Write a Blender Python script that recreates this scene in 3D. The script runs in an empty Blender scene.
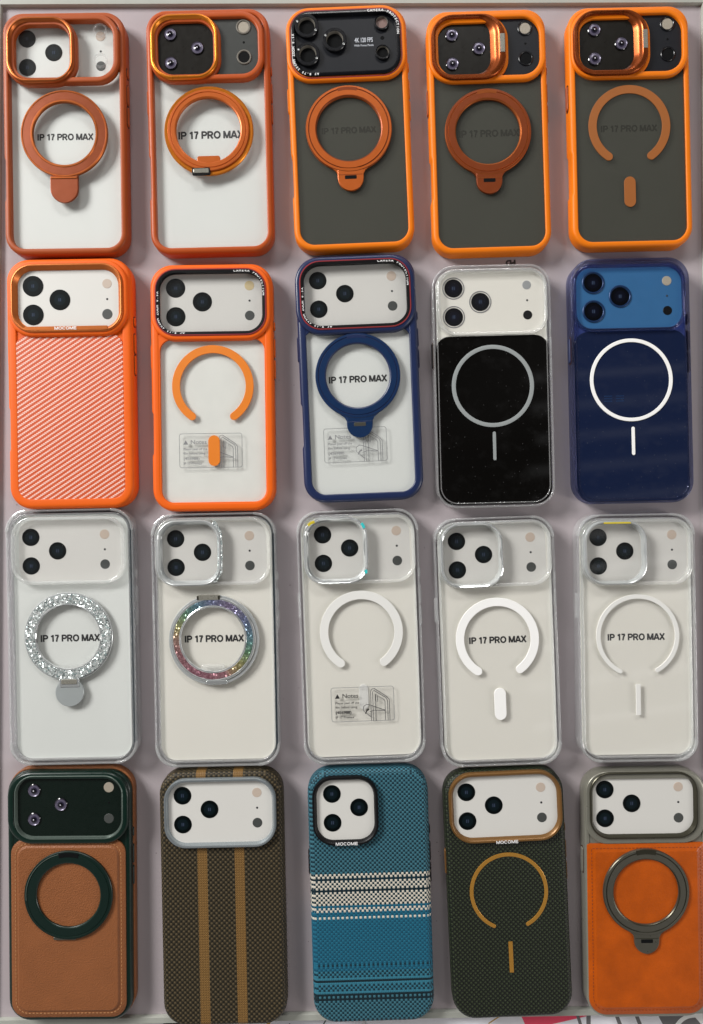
import bpy, bmesh, math, random
from math import sin, cos, pi, radians, sqrt, hypot, atan2
random.seed(7)
S = bpy.context.scene
C = S.collection
U = 0.001                                   # geometry below is written in millimetres

# ------------------------------------------------------------------ camera
cam = bpy.data.cameras.new('camera'); cam_o = bpy.data.objects.new('camera', cam); C.objects.link(cam_o)
cam.sensor_fit = 'VERTICAL'; cam.sensor_height = 24.0
cam.lens = 12.0 / (512 * 0.695 / 480.0)
cam.clip_start = 0.01; cam.clip_end = 20
cam_o.location = (0, 0, 0.48)
S.camera = cam_o
# ------------------------------------------------------------------ world (dim room, brighter towards the walls than straight up)
W = bpy.data.worlds.new('World'); S.world = W; W.use_nodes = True
wn = W.node_tree.nodes; wl = W.node_tree.links
bg = wn['Background']
tc = wn.new('ShaderNodeTexCoord'); sx = wn.new('ShaderNodeSeparateXYZ'); cr = wn.new('ShaderNodeValToRGB')
wl.new(tc.outputs['Generated'], sx.inputs[0]); wl.new(sx.outputs['Z'], cr.inputs[0])
e = cr.color_ramp.elements
e[0].position = 0.0; e[0].color = (0.72, 0.70, 0.68, 1)
e[1].position = 1.0; e[1].color = (0.05, 0.05, 0.052, 1)
m_ = e.new(0.55); m_.color = (0.62, 0.60, 0.59, 1)
m_ = e.new(0.72); m_.color = (0.22, 0.215, 0.21, 1)
m_ = e.new(0.86); m_.color = (0.09, 0.09, 0.092, 1)
nz = wn.new('ShaderNodeTexNoise'); nz.inputs['Scale'].default_value = 3.2; nz.inputs['Detail'].default_value = 2.0
wl.new(tc.outputs['Generated'], nz.inputs['Vector'])                  # the room round the counter: bright openings and darker walls
nr = wn.new('ShaderNodeValToRGB'); wl.new(nz.outputs['Fac'], nr.inputs[0])
nr.color_ramp.elements[0].position = 0.40; nr.color_ramp.elements[0].color = (0.25, 0.25, 0.26, 1)
nr.color_ramp.elements[1].position = 0.60; nr.color_ramp.elements[1].color = (1.65, 1.62, 1.58, 1)
mxw = wn.new('ShaderNodeMix'); mxw.data_type = 'RGBA'; mxw.blend_type = 'MULTIPLY'; mxw.inputs[0].default_value = 1.0
wl.new(cr.outputs[0], mxw.inputs[6]); wl.new(nr.outputs[0], mxw.inputs[7])
wl.new(mxw.outputs[2], bg.inputs['Color']); bg.inputs['Strength'].default_value = 0.58
# ------------------------------------------------------------------ lamps
def area(name, loc, target, sx_, sy_, watts, col=(1, 1, 1)):
    l = bpy.data.lights.new(name, 'AREA'); l.shape = 'RECTANGLE'; l.size = sx_; l.size_y = sy_
    l.energy = watts; l.color = col
    o = bpy.data.objects.new(name, l); C.objects.link(o); o.location = loc
    from mathutils import Vector
    d = Vector(target) - Vector(loc)
    o.rotation_euler = d.to_track_quat('-Z', 'Y').to_euler()
    return o
area('key_lamp', (-1.70, 1.15, 1.2), (-0.05, 0.03, 0), 0.9, 0.6, 66, (1.0, 0.985, 0.965))
area('ceiling_lamp', (0.2, 2.6, 1.8), (0, 0, 0), 1.2, 0.3, 24, (1.0, 0.98, 0.96))
area('side_lamp', (1.7, -0.5, 1.1), (0, 0, 0), 0.4, 0.9, 9, (1.0, 0.96, 0.93))
for k in range(15):                         # louvred ceiling fixture over the right of the counter, seen as faint bars in the glossy backs
    y_ = 0.40 - 0.082 * k - 0.0015 * k * k
    o = area('louvre_lamp', (0.80 + 0.012 * (k % 3), y_, 1.5), (0.80, y_, 0), 0.60, 0.020 + 0.006 * (k % 2), 0.018)
    o.rotation_euler = (0, 0, radians(4 + 0.4 * k))
for (x_, y_, a_, b_, w_, r_) in ((-0.62, 0.78, 0.22, 0.34, 0.06, 8), (-0.22, 1.02, 0.30, 0.16, 0.05, -5), (-0.66, -0.40, 0.10, 0.5, 0.03, 4), (0.46, 1.0, 0.12, 0.3, 0.03, 12)):
    o = area('added_reflection_lamp', (x_, y_, 1.5), (x_, y_, 0), a_, b_, w_); o.rotation_euler = (0, 0, radians(r_))  # added lamps, put in to mirror soft patches in the glossy backs
# ------------------------------------------------------------------ view
S.view_settings.view_transform = 'Standard'; S.view_settings.look = 'None'
S.view_settings.exposure = 0.14; S.view_settings.gamma = 1.0
S.render.engine = 'CYCLES'
S.cycles.use_denoising = True
S.cycles.max_bounces = 14; S.cycles.transparent_max_bounces = 24
S.cycles.transmission_bounces = 10; S.cycles.glossy_bounces = 5
S.cycles.sample_clamp_indirect = 6.0

# ================================================================== materials
def lin(c):
    if isinstance(c, str):
        c = [int(c[i:i + 2], 16) / 255 for i in (0, 2, 4)]
    return tuple((v / 12.92 if v <= 0.04045 else ((v + 0.055) / 1.055) ** 2.4) for v in c) + (1,)

class NT:
    def __init__(s, name):
        s.m = bpy.data.materials.new(name); s.m.use_nodes = True
        s.n = s.m.node_tree.nodes; s.l = s.m.node_tree.links
        s.p = s.n['Principled BSDF']; s.out = s.n['Material Output']
    def new(s, t, **kw):
        x = s.n.new(t)
        for k, v in kw.items(): setattr(x, k, v)
        return x
    def link(s, a, b): s.l.new(a, b)
    def coord(s, scale=1000.0, rot=0.0, loc=(0, 0, 0)):
        t = s.new('ShaderNodeTexCoord'); m = s.new('ShaderNodeMapping')
        m.inputs['Scale'].default_value = (scale,) * 3
        m.inputs['Rotation'].default_value = (0, 0, rot); m.inputs['Location'].default_value = loc
        s.link(t.outputs['Object'], m.inputs[0]); return m.outputs[0]
    def math(s, op, a, b=None, c=None):
        x = s.new('ShaderNodeMath', operation=op)
        for i, v in enumerate((a, b, c)):
            if v is None: continue
            if isinstance(v, (int, float)): x.inputs[i].default_value = v
            else: s.link(v, x.inputs[i])
        return x.outputs[0]
    def mix(s, f, a, b, blend='MIX'):
        x = s.new('ShaderNodeMix', data_type='RGBA', blend_type=blend)
        for i, v in ((0, f), (6, a), (7, b)):
            if isinstance(v, (int, float)): x.inputs[i].default_value = v
            elif isinstance(v, tuple): x.inputs[i].default_value = v
            else: s.link(v, x.inputs[i])
        return x.outputs[2]
    def noise(s, vec, scale, detail=3, rough=0.55):
        x = s.new('ShaderNodeTexNoise'); x.inputs['Scale'].default_value = scale
        x.inputs['Detail'].default_value = detail; x.inputs['Roughness'].default_value = rough
        s.link(vec, x.inputs['Vector']); return x.outputs['Fac']
    def ramp(s, f, stops, interp='LINEAR'):
        x = s.new('ShaderNodeValToRGB'); x.color_ramp.interpolation = interp
        el = x.color_ramp.elements
        while len(el) < len(stops): el.new(0.5)
        for i, (p, c) in enumerate(sorted(stops, key=lambda q: q[0])):
            el[i].position = p; el[i].color = c
        s.link(f, x.inputs[0]); return x.outputs[0]
    def bump(s, h, dist, strength=1.0):
        x = s.new('ShaderNodeBump'); x.inputs['Distance'].default_value = dist * U
        x.inputs['Strength'].default_value = strength; s.link(h, x.inputs['Height'])
        s.link(x.outputs[0], s.p.inputs['Normal']); return x

def mul(c, f): return (c[0] * f, c[1] * f, c[2] * f, 1)

def pm(name, col, rough=0.5, metal=0.0, var=0.06, vscale=0.12, bump=0.0, bscale=3.0, coat=0.0, spec=0.5, smudge=0.08):
    """opaque surface with a slight mottling of tone and of gloss"""
    t = NT(name); c = lin(col)
    v = t.coord()
    n = t.noise(v, vscale, 4)
    t.link(t.mix(n, mul(c, 1 - var), mul(c, 1 + var)), t.p.inputs['Base Color'])
    n2 = t.noise(v, vscale * 2.3, 5, 0.65)
    r = t.new('ShaderNodeMapRange'); r.inputs['To Min'].default_value = max(0.02, rough - smudge); r.inputs['To Max'].default_value = rough + smudge
    t.link(n2, r.inputs[0]); t.link(r.outputs[0], t.p.inputs['Roughness'])
    t.p.inputs['Metallic'].default_value = metal
    t.p.inputs['Specular IOR Level'].default_value = spec
    t.p.inputs['Coat Weight'].default_value = coat; t.p.inputs['Coat Roughness'].default_value = 0.06
    if bump: t.bump(t.noise(v, bscale, 2), bump)
    return t.m

def clear_sheet(name, tint=(1, 1, 1, 1), refl=0.05, rough=0.05, haze=0.0, hazecol='ffffff', dust=0.0):
    """thin clear plastic: lets light straight through, mirrors a little, more at a slant"""
    t = NT(name); t.n.remove(t.p)
    tr = t.new('ShaderNodeBsdfTransparent'); tr.inputs[0].default_value = tint
    gl = t.new('ShaderNodeBsdfGlossy'); gl.inputs['Roughness'].default_value = rough
    lw = t.new('ShaderNodeLayerWeight'); lw.inputs[0].default_value = 0.5
    f5 = t.math('POWER', lw.outputs['Facing'], 5.0)
    f = t.math('MULTIPLY_ADD', f5, 0.6, refl)
    mx = t.new('ShaderNodeMixShader'); t.link(f, mx.inputs[0]); t.link(tr.outputs[0], mx.inputs[1]); t.link(gl.outputs[0], mx.inputs[2])
    res = mx.outputs[0]
    if haze or dust:
        df = t.new('ShaderNodeBsdfDiffuse'); df.inputs[0].default_value = lin(hazecol)
        m2 = t.new('ShaderNodeMixShader')
        v = t.coord(); n = t.noise(v, 0.35, 5, 0.6)
        hz = t.math('MULTIPLY_ADD', n, dust, haze)
        t.link(hz, m2.inputs[0]); t.link(res, m2.inputs[1]); t.link(df.outputs[0], m2.inputs[2]); res = m2.outputs[0]
    t.link(res, t.out.inputs[0]); return t.m

def glass(name, tint, clear=0.45, rough=0.04, ior=1.45, white=0.06, edge=(1, 1, 1, 1)):
    """moulded clear plastic: part refracting, part straight through, mirroring more and more towards its slanting edges"""
    t = NT(name); t.n.remove(t.p)
    g = t.new('ShaderNodeBsdfGlass'); g.inputs['Color'].default_value = tint; g.inputs['Roughness'].default_value = rough; g.inputs['IOR'].default_value = ior
    tr = t.new('ShaderNodeBsdfTransparent'); tr.inputs[0].default_value = tint
    mx = t.new('ShaderNodeMixShader'); mx.inputs[0].default_value = clear
    t.link(g.outputs[0], mx.inputs[1]); t.link(tr.outputs[0], mx.inputs[2])
    df = t.new('ShaderNodeBsdfDiffuse'); df.inputs[0].default_value = edge
    m2 = t.new('ShaderNodeMixShader'); m2.inputs[0].default_value = white
    t.link(mx.outputs[0], m2.inputs[1]); t.link(df.outputs[0], m2.inputs[2])
    gl = t.new('ShaderNodeBsdfGlossy'); gl.inputs['Roughness'].default_value = 0.05; gl.inputs[0].default_value = edge
    lw = t.new('ShaderNodeLayerWeight'); lw.inputs[0].default_value = 0.5
    f = t.math('MULTIPLY_ADD', t.math('POWER', lw.outputs['Facing'], 1.6), 0.62, 0.03)
    m3 = t.new('ShaderNodeMixShader'); t.link(f, m3.inputs[0]); t.link(m2.outputs[0], m3.inputs[1]); t.link(gl.outputs[0], m3.inputs[2])
    t.link(m3.outputs[0], t.out.inputs[0]); return t.m

def leather(name, col, var=0.25, grain=0.12, gscale=1.6, rough=0.5):
    t = NT(name); c = lin(col); v = t.coord()
    n = t.noise(v, 0.06, 5, 0.6)
    f = t.noise(v, gscale, 3, 0.6)
    base = t.mix(n, mul(c, 1 - var), mul(c, 1 + var))
    base = t.mix(t.math('MULTIPLY', f, 0.35), base, mul(c, 0.55))
    t.link(base, t.p.inputs['Base Color'])
    vo = t.new('ShaderNodeTexVoronoi'); vo.inputs['Scale'].default_value = gscale * 0.75; t.link(v, vo.inputs['Vector'])
    h = t.math('ADD', vo.outputs['Distance'], t.math('MULTIPLY', f, 0.7))
    t.bump(h, grain, 0.8); t.p.inputs['Roughness'].default_value = rough
    t.p.inputs['Specular IOR Level'].default_value = 0.35
    return t.m

def cells(t, v, c):
    sp = t.new('ShaderNodeSeparateXYZ'); t.link(v, sp.inputs[0])
    i = t.math('FLOOR', t.math('DIVIDE', sp.outputs[0], c)); j = t.math('FLOOR', t.math('DIVIDE', sp.outputs[1], c))
    k = t.math('FLOOR', t.math('DIVIDE', t.math('ADD', sp.outputs[2], 40.3), c))
    s = t.math('ADD', t.math('ADD', i, j), k)
    return sp, t.math('FLOORED_MODULO', s, 2.0)

def weave_bump(t, v, c, dist):
    sp = t.new('ShaderNodeSeparateXYZ'); t.link(v, sp.inputs[0])
    a = t.math('ABSOLUTE', t.math('SINE', t.math('MULTIPLY', sp.outputs[0], pi / c)))
    b = t.math('ABSOLUTE', t.math('SINE', t.math('MULTIPLY', sp.outputs[1], pi / c)))
    t.bump(t.math('MULTIPLY', a, b), dist, 0.8)
    return t.math('MULTIPLY', a, b)

def woven_stripes(name):                     # dark and brown plain weave, two gold bands
    t = NT(name); v = t.coord(); c = 1.72
    vr = t.coord(loc=(0, 0, 0))
    sp, ck = cells(t, v, c)
    n = t.noise(v, 1.4, 3)
    soft = weave_bump(t, v, c, 0.25)
    body = t.mix(ck, lin('0e0e0a'), t.mix(n, lin('564a36'), lin('685a40')))
    body = t.mix(t.math('SUBTRACT', 1.0, soft), body, lin('2c2618'))
    sp2, ck2 = cells(t, v, 0.62)
    gold = t.mix(ck2, lin('573f20'), lin('866536'))
    d1 = t.math('LESS_THAN', t.math('ABSOLUTE', t.math('ADD', sp.outputs[0], 13.2)), 3.3)
    d2 = t.math('LESS_THAN', t.math('ABSOLUTE', t.math('SUBTRACT', sp.outputs[0], 12.0)), 3.3)
    t.link(t.mix(t.math('MAXIMUM', d1, d2), body, gold), t.p.inputs['Base Color'])
    t.p.inputs['Roughness'].default_value = 0.55; t.p.inputs['Specular IOR Level'].default_value = 0.3
    return t.m

def woven_green(name):
    t = NT(name); v = t.coord(rot=0.0); c = 1.6
    sp, ck = cells(t, v, c); n = t.noise(v, 1.2, 3)
    soft = weave_bump(t, v, c, 0.25)
    col = t.mix(ck, lin('0a0e08'), t.mix(n, lin('2e3824'), lin('424c32')))
    col = t.mix(t.math('SUBTRACT', 1.0, soft), col, lin('0f140c'))
    t.link(col, t.p.inputs['Base Color'])
    t.p.inputs['Roughness'].default_value = 0.5; t.p.inputs['Specular IOR Level'].default_value = 0.35
    return t.m

def woven_blue(name):                        # chequered weave whose two threads change colour row by row
    t = NT(name); c = 1.53
    v = t.coord(loc=(0.35, -0.43, 0)); sp, ck = cells(t, v, c)
    y0 = 14.55 + 0.5 * c                     # top of the first cream row
    T, D, K = lin('3d7180'), lin('092a35'), lin('051d25')
    CR, B1, B2 = lin('d9d2c2'), lin('1b6882'), lin('0d4a62')
    TB, DB = lin('32758a'), lin('0a2b38')
    rows = [(-99, T, D), (0, CR, D), (2, D, K), (3, CR, D), (7, K, K), (8, CR, D), (14, B1, B2), (15, CR, B2), (17, B1, B2),
            (19, CR, B1), (20, B1, B2), (40, DB, B1), (41, B1, B2), (43, TB, DB), (46, TB, TB), (47, K, K), (48, TB, TB),
            (49, TB, DB), (52, TB, TB), (53, K, K), (54, T, K), (55, K, K), (56, T, D)]
    y = sp.outputs[1]
    # the mapping moved y by -0.43: rows counted downwards from the first cream row, snapped to the chequer
    jy = t.math('FLOOR', t.math('DIVIDE', y, c))
    j0 = math.floor((y0 - 0.43) / c)
    r = t.math('SUBTRACT', float(j0), jy)
    f = t.math('DIVIDE', t.math('ADD', r, 40.5), 120.0)
    st = lambda q: max(0.0, (q + 40.0) / 120.0)
    a = t.ramp(f, [(st(q), p) for q, p, _ in rows], 'CONSTANT'); b = t.ramp(f, [(st(q), p) for q, _, p in rows], 'CONSTANT')
    soft = weave_bump(t, v, c, 0.2)
    col = t.mix(ck, b, a)
    n = t.noise(v, 0.9, 3)
    col = t.mix(t.math('MULTIPLY', n, 0.25), col, mul(D, 1.1))
    t.link(col, t.p.inputs['Base Color']); t.p.inputs['Roughness'].default_value = 0.6
    t.p.inputs['Specular IOR Level'].default_value = 0.3
    return t.m

def twill(name):                             # orange ground with slanting lines of pale dashes
    t = NT(name); v = t.coord(rot=radians(-33.0))
    sp = t.new('ShaderNodeSeparateXYZ'); t.link(v, sp.inputs[0])
    wob = t.math('SINE', t.math('MULTIPLY', sp.outputs[0], 2 * pi / 1.5))
    yy = t.math('MULTIPLY_ADD', wob, 0.16, sp.outputs[1])
    sline = t.math('SINE', t.math('MULTIPLY', yy, 2 * pi / 2.78))
    mask = t.new('ShaderNodeMapRange'); mask.inputs['From Min'].default_value = 0.0; mask.inputs['From Max'].default_value = 0.6
    t.link(sline, mask.inputs[0])
    dash = t.math('MULTIPLY_ADD', t.math('ABSOLUTE', t.math('SINE', t.math('MULTIPLY', t.math('MULTIPLY_ADD', sp.outputs[1], 0.7, sp.outputs[0]), pi / 1.5))), 0.95, 0.12)
    f = t.math('MULTIPLY', mask.outputs[0], dash)
    n = t.noise(v, 0.4, 3)
    col = t.mix(f, t.mix(n, lin('bc4408'), lin('c84e0e')), lin('f0ccc0'))
    t.link(col, t.p.inputs['Base Color']); t.bump(f, 0.12, 0.6)
    t.p.inputs['Roughness'].default_value = 0.5
    return t.m

def glitter(name, rainbow=False):
    t = NT(name); v = t.coord()
    vo = t.new('ShaderNodeTexVoronoi'); vo.inputs['Scale'].default_value = 1.25; t.link(v, vo.inputs['Vector'])
    hsv = t.new('ShaderNodeSeparateColor'); t.link(vo.outputs['Color'], hsv.inputs[0])
    g = hsv.outputs[0]
    if rainbow:
        sp = t.new('ShaderNodeSeparateXYZ'); t.link(v, sp.inputs[0])
        ang = t.math('DIVIDE', t.math('ADD', t.math('ARCTAN2', sp.outputs[1], sp.outputs[0]), pi), 2 * pi)
        hue = t.ramp(ang, [(0.0, lin('b0806a')), (0.06, lin('a8646a')), (0.18, lin('a85a72')), (0.30, lin('b06a78')), (0.33, lin('b08a5a')),
                           (0.38, lin('a8a04c')), (0.44, lin('5e9c6a')), (0.5, lin('4a8896')), (0.58, lin('6070a0')), (0.68, lin('84709c')),
                           (0.76, lin('6a78a4')), (0.83, lin('4c8c9a')), (0.89, lin('6a9c6c')), (0.95, lin('a8a056')), (1.0, lin('b0806a'))])
        col = t.mix(t.ramp(g, [(0, (0, 0, 0, 1)), (1, (0.8, 0.8, 0.8, 1))]), t.mix(0.65, hue, (0.02, 0.02, 0.02, 1)), t.mix(0.2, hue, (0.9, 0.9, 0.9, 1)))
    else:
        col = t.ramp(g, [(0.0, lin('5c6464')), (0.3, lin('b4bcba')), (0.6, lin('eef2f0')), (0.8, lin('8fa8a8')), (1.0, lin('ffffff'))])
    t.link(col, t.p.inputs['Base Color'])
    t.p.inputs['Metallic'].default_value = 0.45; t.p.inputs['Roughness'].default_value = 0.25
    # each flake leans its own way
    nm = t.new('ShaderNodeNormalMap'); nm.inputs['Strength'].default_value = 0.55; nm.space = 'OBJECT'
    add = t.new('ShaderNodeMix', data_type='RGBA'); add.inputs[0].default_value = 0.55
    t.link(vo.outputs['Color'], add.inputs[6]); add.inputs[7].default_value = (0.5, 0.5, 1.0, 1)
    t.link(add.outputs[2], nm.inputs['Color']); t.link(nm.outputs[0], t.p.inputs['Normal'])
    return t.m

def printed_lens(name, outer='04090a', mid='0c171b', core='101823'):
    """a lens printed on card: dark disc, slightly lighter middle, two thin pale bars"""
    t = NT(name); v = t.coord()
    sp = t.new('ShaderNodeSeparateXYZ'); t.link(v, sp.inputs[0])
    r = t.math('SQRT', t.math('ADD', t.math('MULTIPLY', sp.outputs[0], sp.outputs[0]), t.math('MULTIPLY', sp.outputs[1], sp.outputs[1])))
    col = t.ramp(t.math('DIVIDE', r, 8.0), [(0.0, lin(core)), (0.14, lin(core)), (0.26, lin(mid)), (0.44, lin(mid)), (0.5, lin(outer)), (1, lin(outer))])
    bars = t.math('MULTIPLY', t.math('LESS_THAN', t.math('ABSOLUTE', t.math('SUBTRACT', t.math('ABSOLUTE', sp.outputs[0]), 0.55)), 0.22),
                  t.math('LESS_THAN', t.math('ABSOLUTE', sp.outputs[1]), 1.1))
    t.link(t.mix(t.math('MULTIPLY', bars, 0.55), col, lin('4b5a70')), t.p.inputs['Base Color'])
    t.p.inputs['Roughness'].default_value = 0.35; t.p.inputs['Specular IOR Level'].default_value = 0.15
    return t.m

def smoke_sheet(name, col, through, rough=0.42, spec=0.4, tint=(0.5, 0.5, 0.5, 1), streak=0.0):
    """smoked plastic: mostly its own dark colour, a little of what lies below comes through"""
    t = NT(name); v = t.coord()
    n = t.noise(v, 0.05, 4)
    c = lin(col)
    t.link(t.mix(n, mul(c, 0.9), mul(c, 1.1)), t.p.inputs['Base Color'])
    n2 = t.noise(v, 0.5, 5, 0.65)
    t.link(t.math('MULTIPLY_ADD', n2, 0.1, rough - 0.05), t.p.inputs['Roughness']); t.p.inputs['Specular IOR Level'].default_value = spec
    tr = t.new('ShaderNodeBsdfTransparent'); tr.inputs[0].default_value = tint
    mx = t.new('ShaderNodeMixShader'); mx.inputs[0].default_value = through
    t.link(t.p.outputs[0], mx.inputs[1]); t.link(tr.outputs[0], mx.inputs[2]); t.link(mx.outputs[0], t.out.inputs[0])
    return t.m

def dusty_gloss(name, col):                  # polished dark sheet with dust specks and faint finger marks
    t = NT(name); v = t.coord(); c = lin(col)
    vo = t.new('ShaderNodeTexVoronoi'); vo.inputs['Scale'].default_value = 0.28; t.link(v, vo.inputs['Vector'])
    speck = t.math('LESS_THAN', vo.outputs['Distance'], t.math('MULTIPLY', t.noise(v, 0.3, 2), 0.16))
    n = t.noise(v, 0.09, 5, 0.6)
    sm = t.new('ShaderNodeMapRange'); sm.inputs['From Min'].default_value = 0.52; sm.inputs['From Max'].default_value = 0.75
    sm.inputs['To Max'].default_value = 0.5; t.link(n, sm.inputs[0])
    col_ = t.mix(sm.outputs[0], c, tuple(min(1, a + 0.006) for a in c[:3]) + (1,))
    t.link(t.mix(t.math('MULTIPLY', speck, 0.06), col_, (0.5, 0.5, 0.5, 1)), t.p.inputs['Base Color'])
    t.link(t.math('MULTIPLY_ADD', sm.outputs[0], 0.2, 0.06), t.p.inputs['Roughness'])
    t.p.inputs['Specular IOR Level'].default_value = 0.35
    return t.m

M = {}
M['rust'] = pm('rust_orange_plastic', '9c481c', 0.45, spec=0.28, var=0.06)
M['rust2'] = pm('burnt_orange_plastic', 'a84a1a', 0.42, spec=0.28, var=0.06)
M['orange'] = pm('bright_orange_plastic', 'e07406', 0.48, spec=0.28, var=0.04)
M['coral'] = pm('vivid_orange_silicone', 'df5e0c', 0.52, spec=0.28, var=0.04)
M['coral2'] = pm('vivid_orange_plastic', 'df5e0c', 0.48, spec=0.28, var=0.04)
M['navy'] = pm('navy_plastic', '1c284c', 0.33, var=0.08)
M['rust_metal'] = pm('copper_orange_metal', 'ac5c2c', 0.32, 0.8)
M['rust_paint'] = pm('burnt_orange_ring', '843c16', 0.36, 0.45, bump=0.02, bscale=4)
M['amber_metal'] = pm('amber_metal', 'd47c22', 0.3, 0.7)
M['orange_ring'] = pm('orange_ring', 'b85a1c', 0.36, 0.35, bump=0.02, bscale=4)
M['copper'] = pm('copper_frame', '94481e', 0.28, 0.75)
M['copper_matte'] = pm('matte_copper', 'c06a30', 0.35, 0.6)
M['navy_ring'] = pm('blue_metal_ring', '16325a', 0.35, 0.35)
M['magnet_orange'] = pm('orange_magnet_band', 'd8781c', 0.45)
M['magnet_brown'] = pm('orange_brown_magnet_band', '945622', 0.5)
M['white'] = pm('white_magnet_band', 'f0f0ee', 0.4, var=0.02)
M['white_soft'] = pm('pale_magnet_band', 'dcdcd8', 0.4, var=0.02)
M['silver'] = pm('silver_metal', 'c4c8c8', 0.22, 0.5)
M['silver_tab'] = pm('grey_metal', 'a4aaaa', 0.35, 0.3)
M['chrome'] = pm('chrome', 'e4e8e8', 0.1, 0.75)
M['gun'] = pm('gunmetal', '6c6a60', 0.3, 0.7)
M['gun_edge'] = pm('dark_gunmetal', '454338', 0.3, 0.7)
M['olive_metal'] = pm('grey_green_metal', '88877c', 0.3, 0.45)
M['gold'] = pm('gold_metal', 'b8863a', 0.28, 0.4)
M['bronze'] = pm('bronze_frame', '78562e', 0.36, 0.4)
M['steel'] = pm('steel_frame', '9ca4a8', 0.24, 0.6)
M['steel_hinge'] = pm('hinge_metal', '96948a', 0.28, 0.45)
M['black'] = pm('black_plastic', '0b0b0d', 0.42, spec=0.25)
M['black_gloss'] = pm('black_gloss', '0e0f13', 0.25, spec=0.4)
M['black_matte'] = pm('dark_charcoal_plate', '16181d', 0.42, spec=0.3)
M['dark_window'] = pm('dark_camera_plate', '15130f', 0.3, spec=0.35)
M['slate_window'] = pm('slate_camera_window', '383a38', 0.35)
M['wine'] = pm('dark_red_trim', '8a2c30', 0.35)
M['forest'] = pm('dark_green_plastic', '082019', 0.3, var=0.08)
M['forest_plate'] = pm('dark_green_camera_plate', '0a1611', 0.28)
M['forest_ring'] = pm('dark_green_ring', '0b201b', 0.34, 0.1)
M['forest_line'] = pm('grey_green_edge', '66736c', 0.35, 0.5)
M['ink'] = pm('black_ink', '1a1a1c', 0.6)
M['ink_grey'] = pm('grey_ink', '77787a', 0.6)
M['ink_mid'] = pm('dark_grey_ink', '4a4a4c', 0.6)
M['ink_white'] = pm('white_ink', 'e6e6e6', 0.6)
M['ink_silver'] = pm('silver_ink', 'b8bcc4', 0.6)
M['flash'] = pm('printed_flash', 'b9aa9c', 0.5)
M['flash_y'] = pm('yellow_printed_flash', 'bfae86', 0.5)
M['flash_pink'] = pm('dim_pink_flash', '7a625c', 0.5)
M['flash_w'] = pm('white_flash_lens', '9a9284', 0.35, bump=0.2, bscale=1.6)
M['sensor'] = pm('printed_sensor', '3f4240', 0.5)
M['speck'] = pm('printed_microphone_hole', '26282a', 0.5)
M['hole'] = pm('dark_hole', '0c0d0e', 0.7, spec=0.1)
M['hole_wall'] = pm('grey_hole_wall', '6e6a62', 0.45, 0.2)
M['lav'] = pm('lavender_lens_rim', '5e596c', 0.3, 0.3)
M['lens_mid'] = pm('violet_lens', '2a2638', 0.2)
M['lens_core'] = pm('lens_pupil', '0c0a12', 0.08)
M['glint'] = pm('painted_lens_glint', 'd8d6e2', 0.2)  # highlight of the small lenses, painted as a pale colour
M['card'] = pm('white_card', 'd2d5d1', 0.55, var=0.02, vscale=0.03)
M['card_blotch'] = pm('white_card_with_contact_marks', 'd8d9d3', 0.5, var=0.07, vscale=0.09)
M['card2'] = pm('warm_white_card', 'dbd9d0', 0.55, var=0.02, vscale=0.03)
M['card_cam'] = pm('camera_print_card', 'cccbc6', 0.5, var=0.02, vscale=0.03)
M['clear'] = clear_sheet('clear_back', refl=0.04, rough=0.05, dust=0.005)
M['clear_frost'] = clear_sheet('milky_clear_back', refl=0.04, rough=0.12, dust=0.005)
M['smoke'] = smoke_sheet('smoked_matte_back', '40403a', 0.52, 0.5, 0.3, (0.8, 0.8, 0.77, 1))
M['glass'] = glass('clear_plastic_rim', (0.97, 0.985, 0.99, 1), 0.72, 0.01, white=0.14)
M['glass_warm'] = glass('clear_plastic_moulding', (0.98, 0.985, 0.98, 1), 0.72, 0.02, white=0.12)
M['glass_blue'] = glass('blue_tinted_clear_rim', (0.78, 0.82, 0.95, 1), 0.55, 0.02, white=0.02, edge=(0.26, 0.28, 0.46, 1))
M['blue_plate'] = pm('blue_camera_plate', '2c5c88', 0.4)
M['blue_back'] = pm('blue_under_plastic', '2c3a70', 0.4)
M['black_back'] = dusty_gloss('polished_black_back', '0a0908')
M['navy_back'] = dusty_gloss('polished_navy_back', '131d38')
M['lens_print'] = printed_lens('printed_lens')
M['lens_print_blue'] = printed_lens('printed_lens_on_blue', '04050b', '080a16', '101628')
M['painted_glint_yellow'] = pm('yellow_painted_glint', 'd6c233', 0.3, 0.2); M['painted_glint_cyan'] = pm('cyan_painted_glint', '3fd0d0', 0.3, 0.2)  # coloured reflections on the lens frames, painted as solid colour
M['gap'] = pm('dark_gap', '3a1c10', 0.6)
M['collar'] = clear_sheet('clear_collar_plastic', refl=0.08, rough=0.08, haze=0.06, hazecol='f0f0f0')
M['refraction_slate'] = pm('dark_refraction_slate', '1e2a32', 0.5)  # colour standing in for the dark refraction along a clear rim
M['twill'] = twill('orange_twill'); M['weave_gold'] = woven_stripes('brown_weave'); M['weave_green'] = woven_green('green_weave'); M['weave_blue'] = woven_blue('blue_weave')
M['leather_brown'] = leather('brown_leather', '8a5430', 0.18, 0.3, 1.5, 0.5)
M['leather_orange'] = leather('orange_leather', 'b45008', 0.42, 0.08, 0.9, 0.34)
M['thread_tan'] = pm('tan_thread', 'b48458', 0.6); M['thread_rust'] = pm('rust_thread', '8a3a10', 0.6)
M['glitter'] = glitter('silver_glitter'); M['rainbow'] = glitter('rainbow_glitter', True)
M['glitter_fine'] = glitter('fine_silver_glitter')

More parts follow.
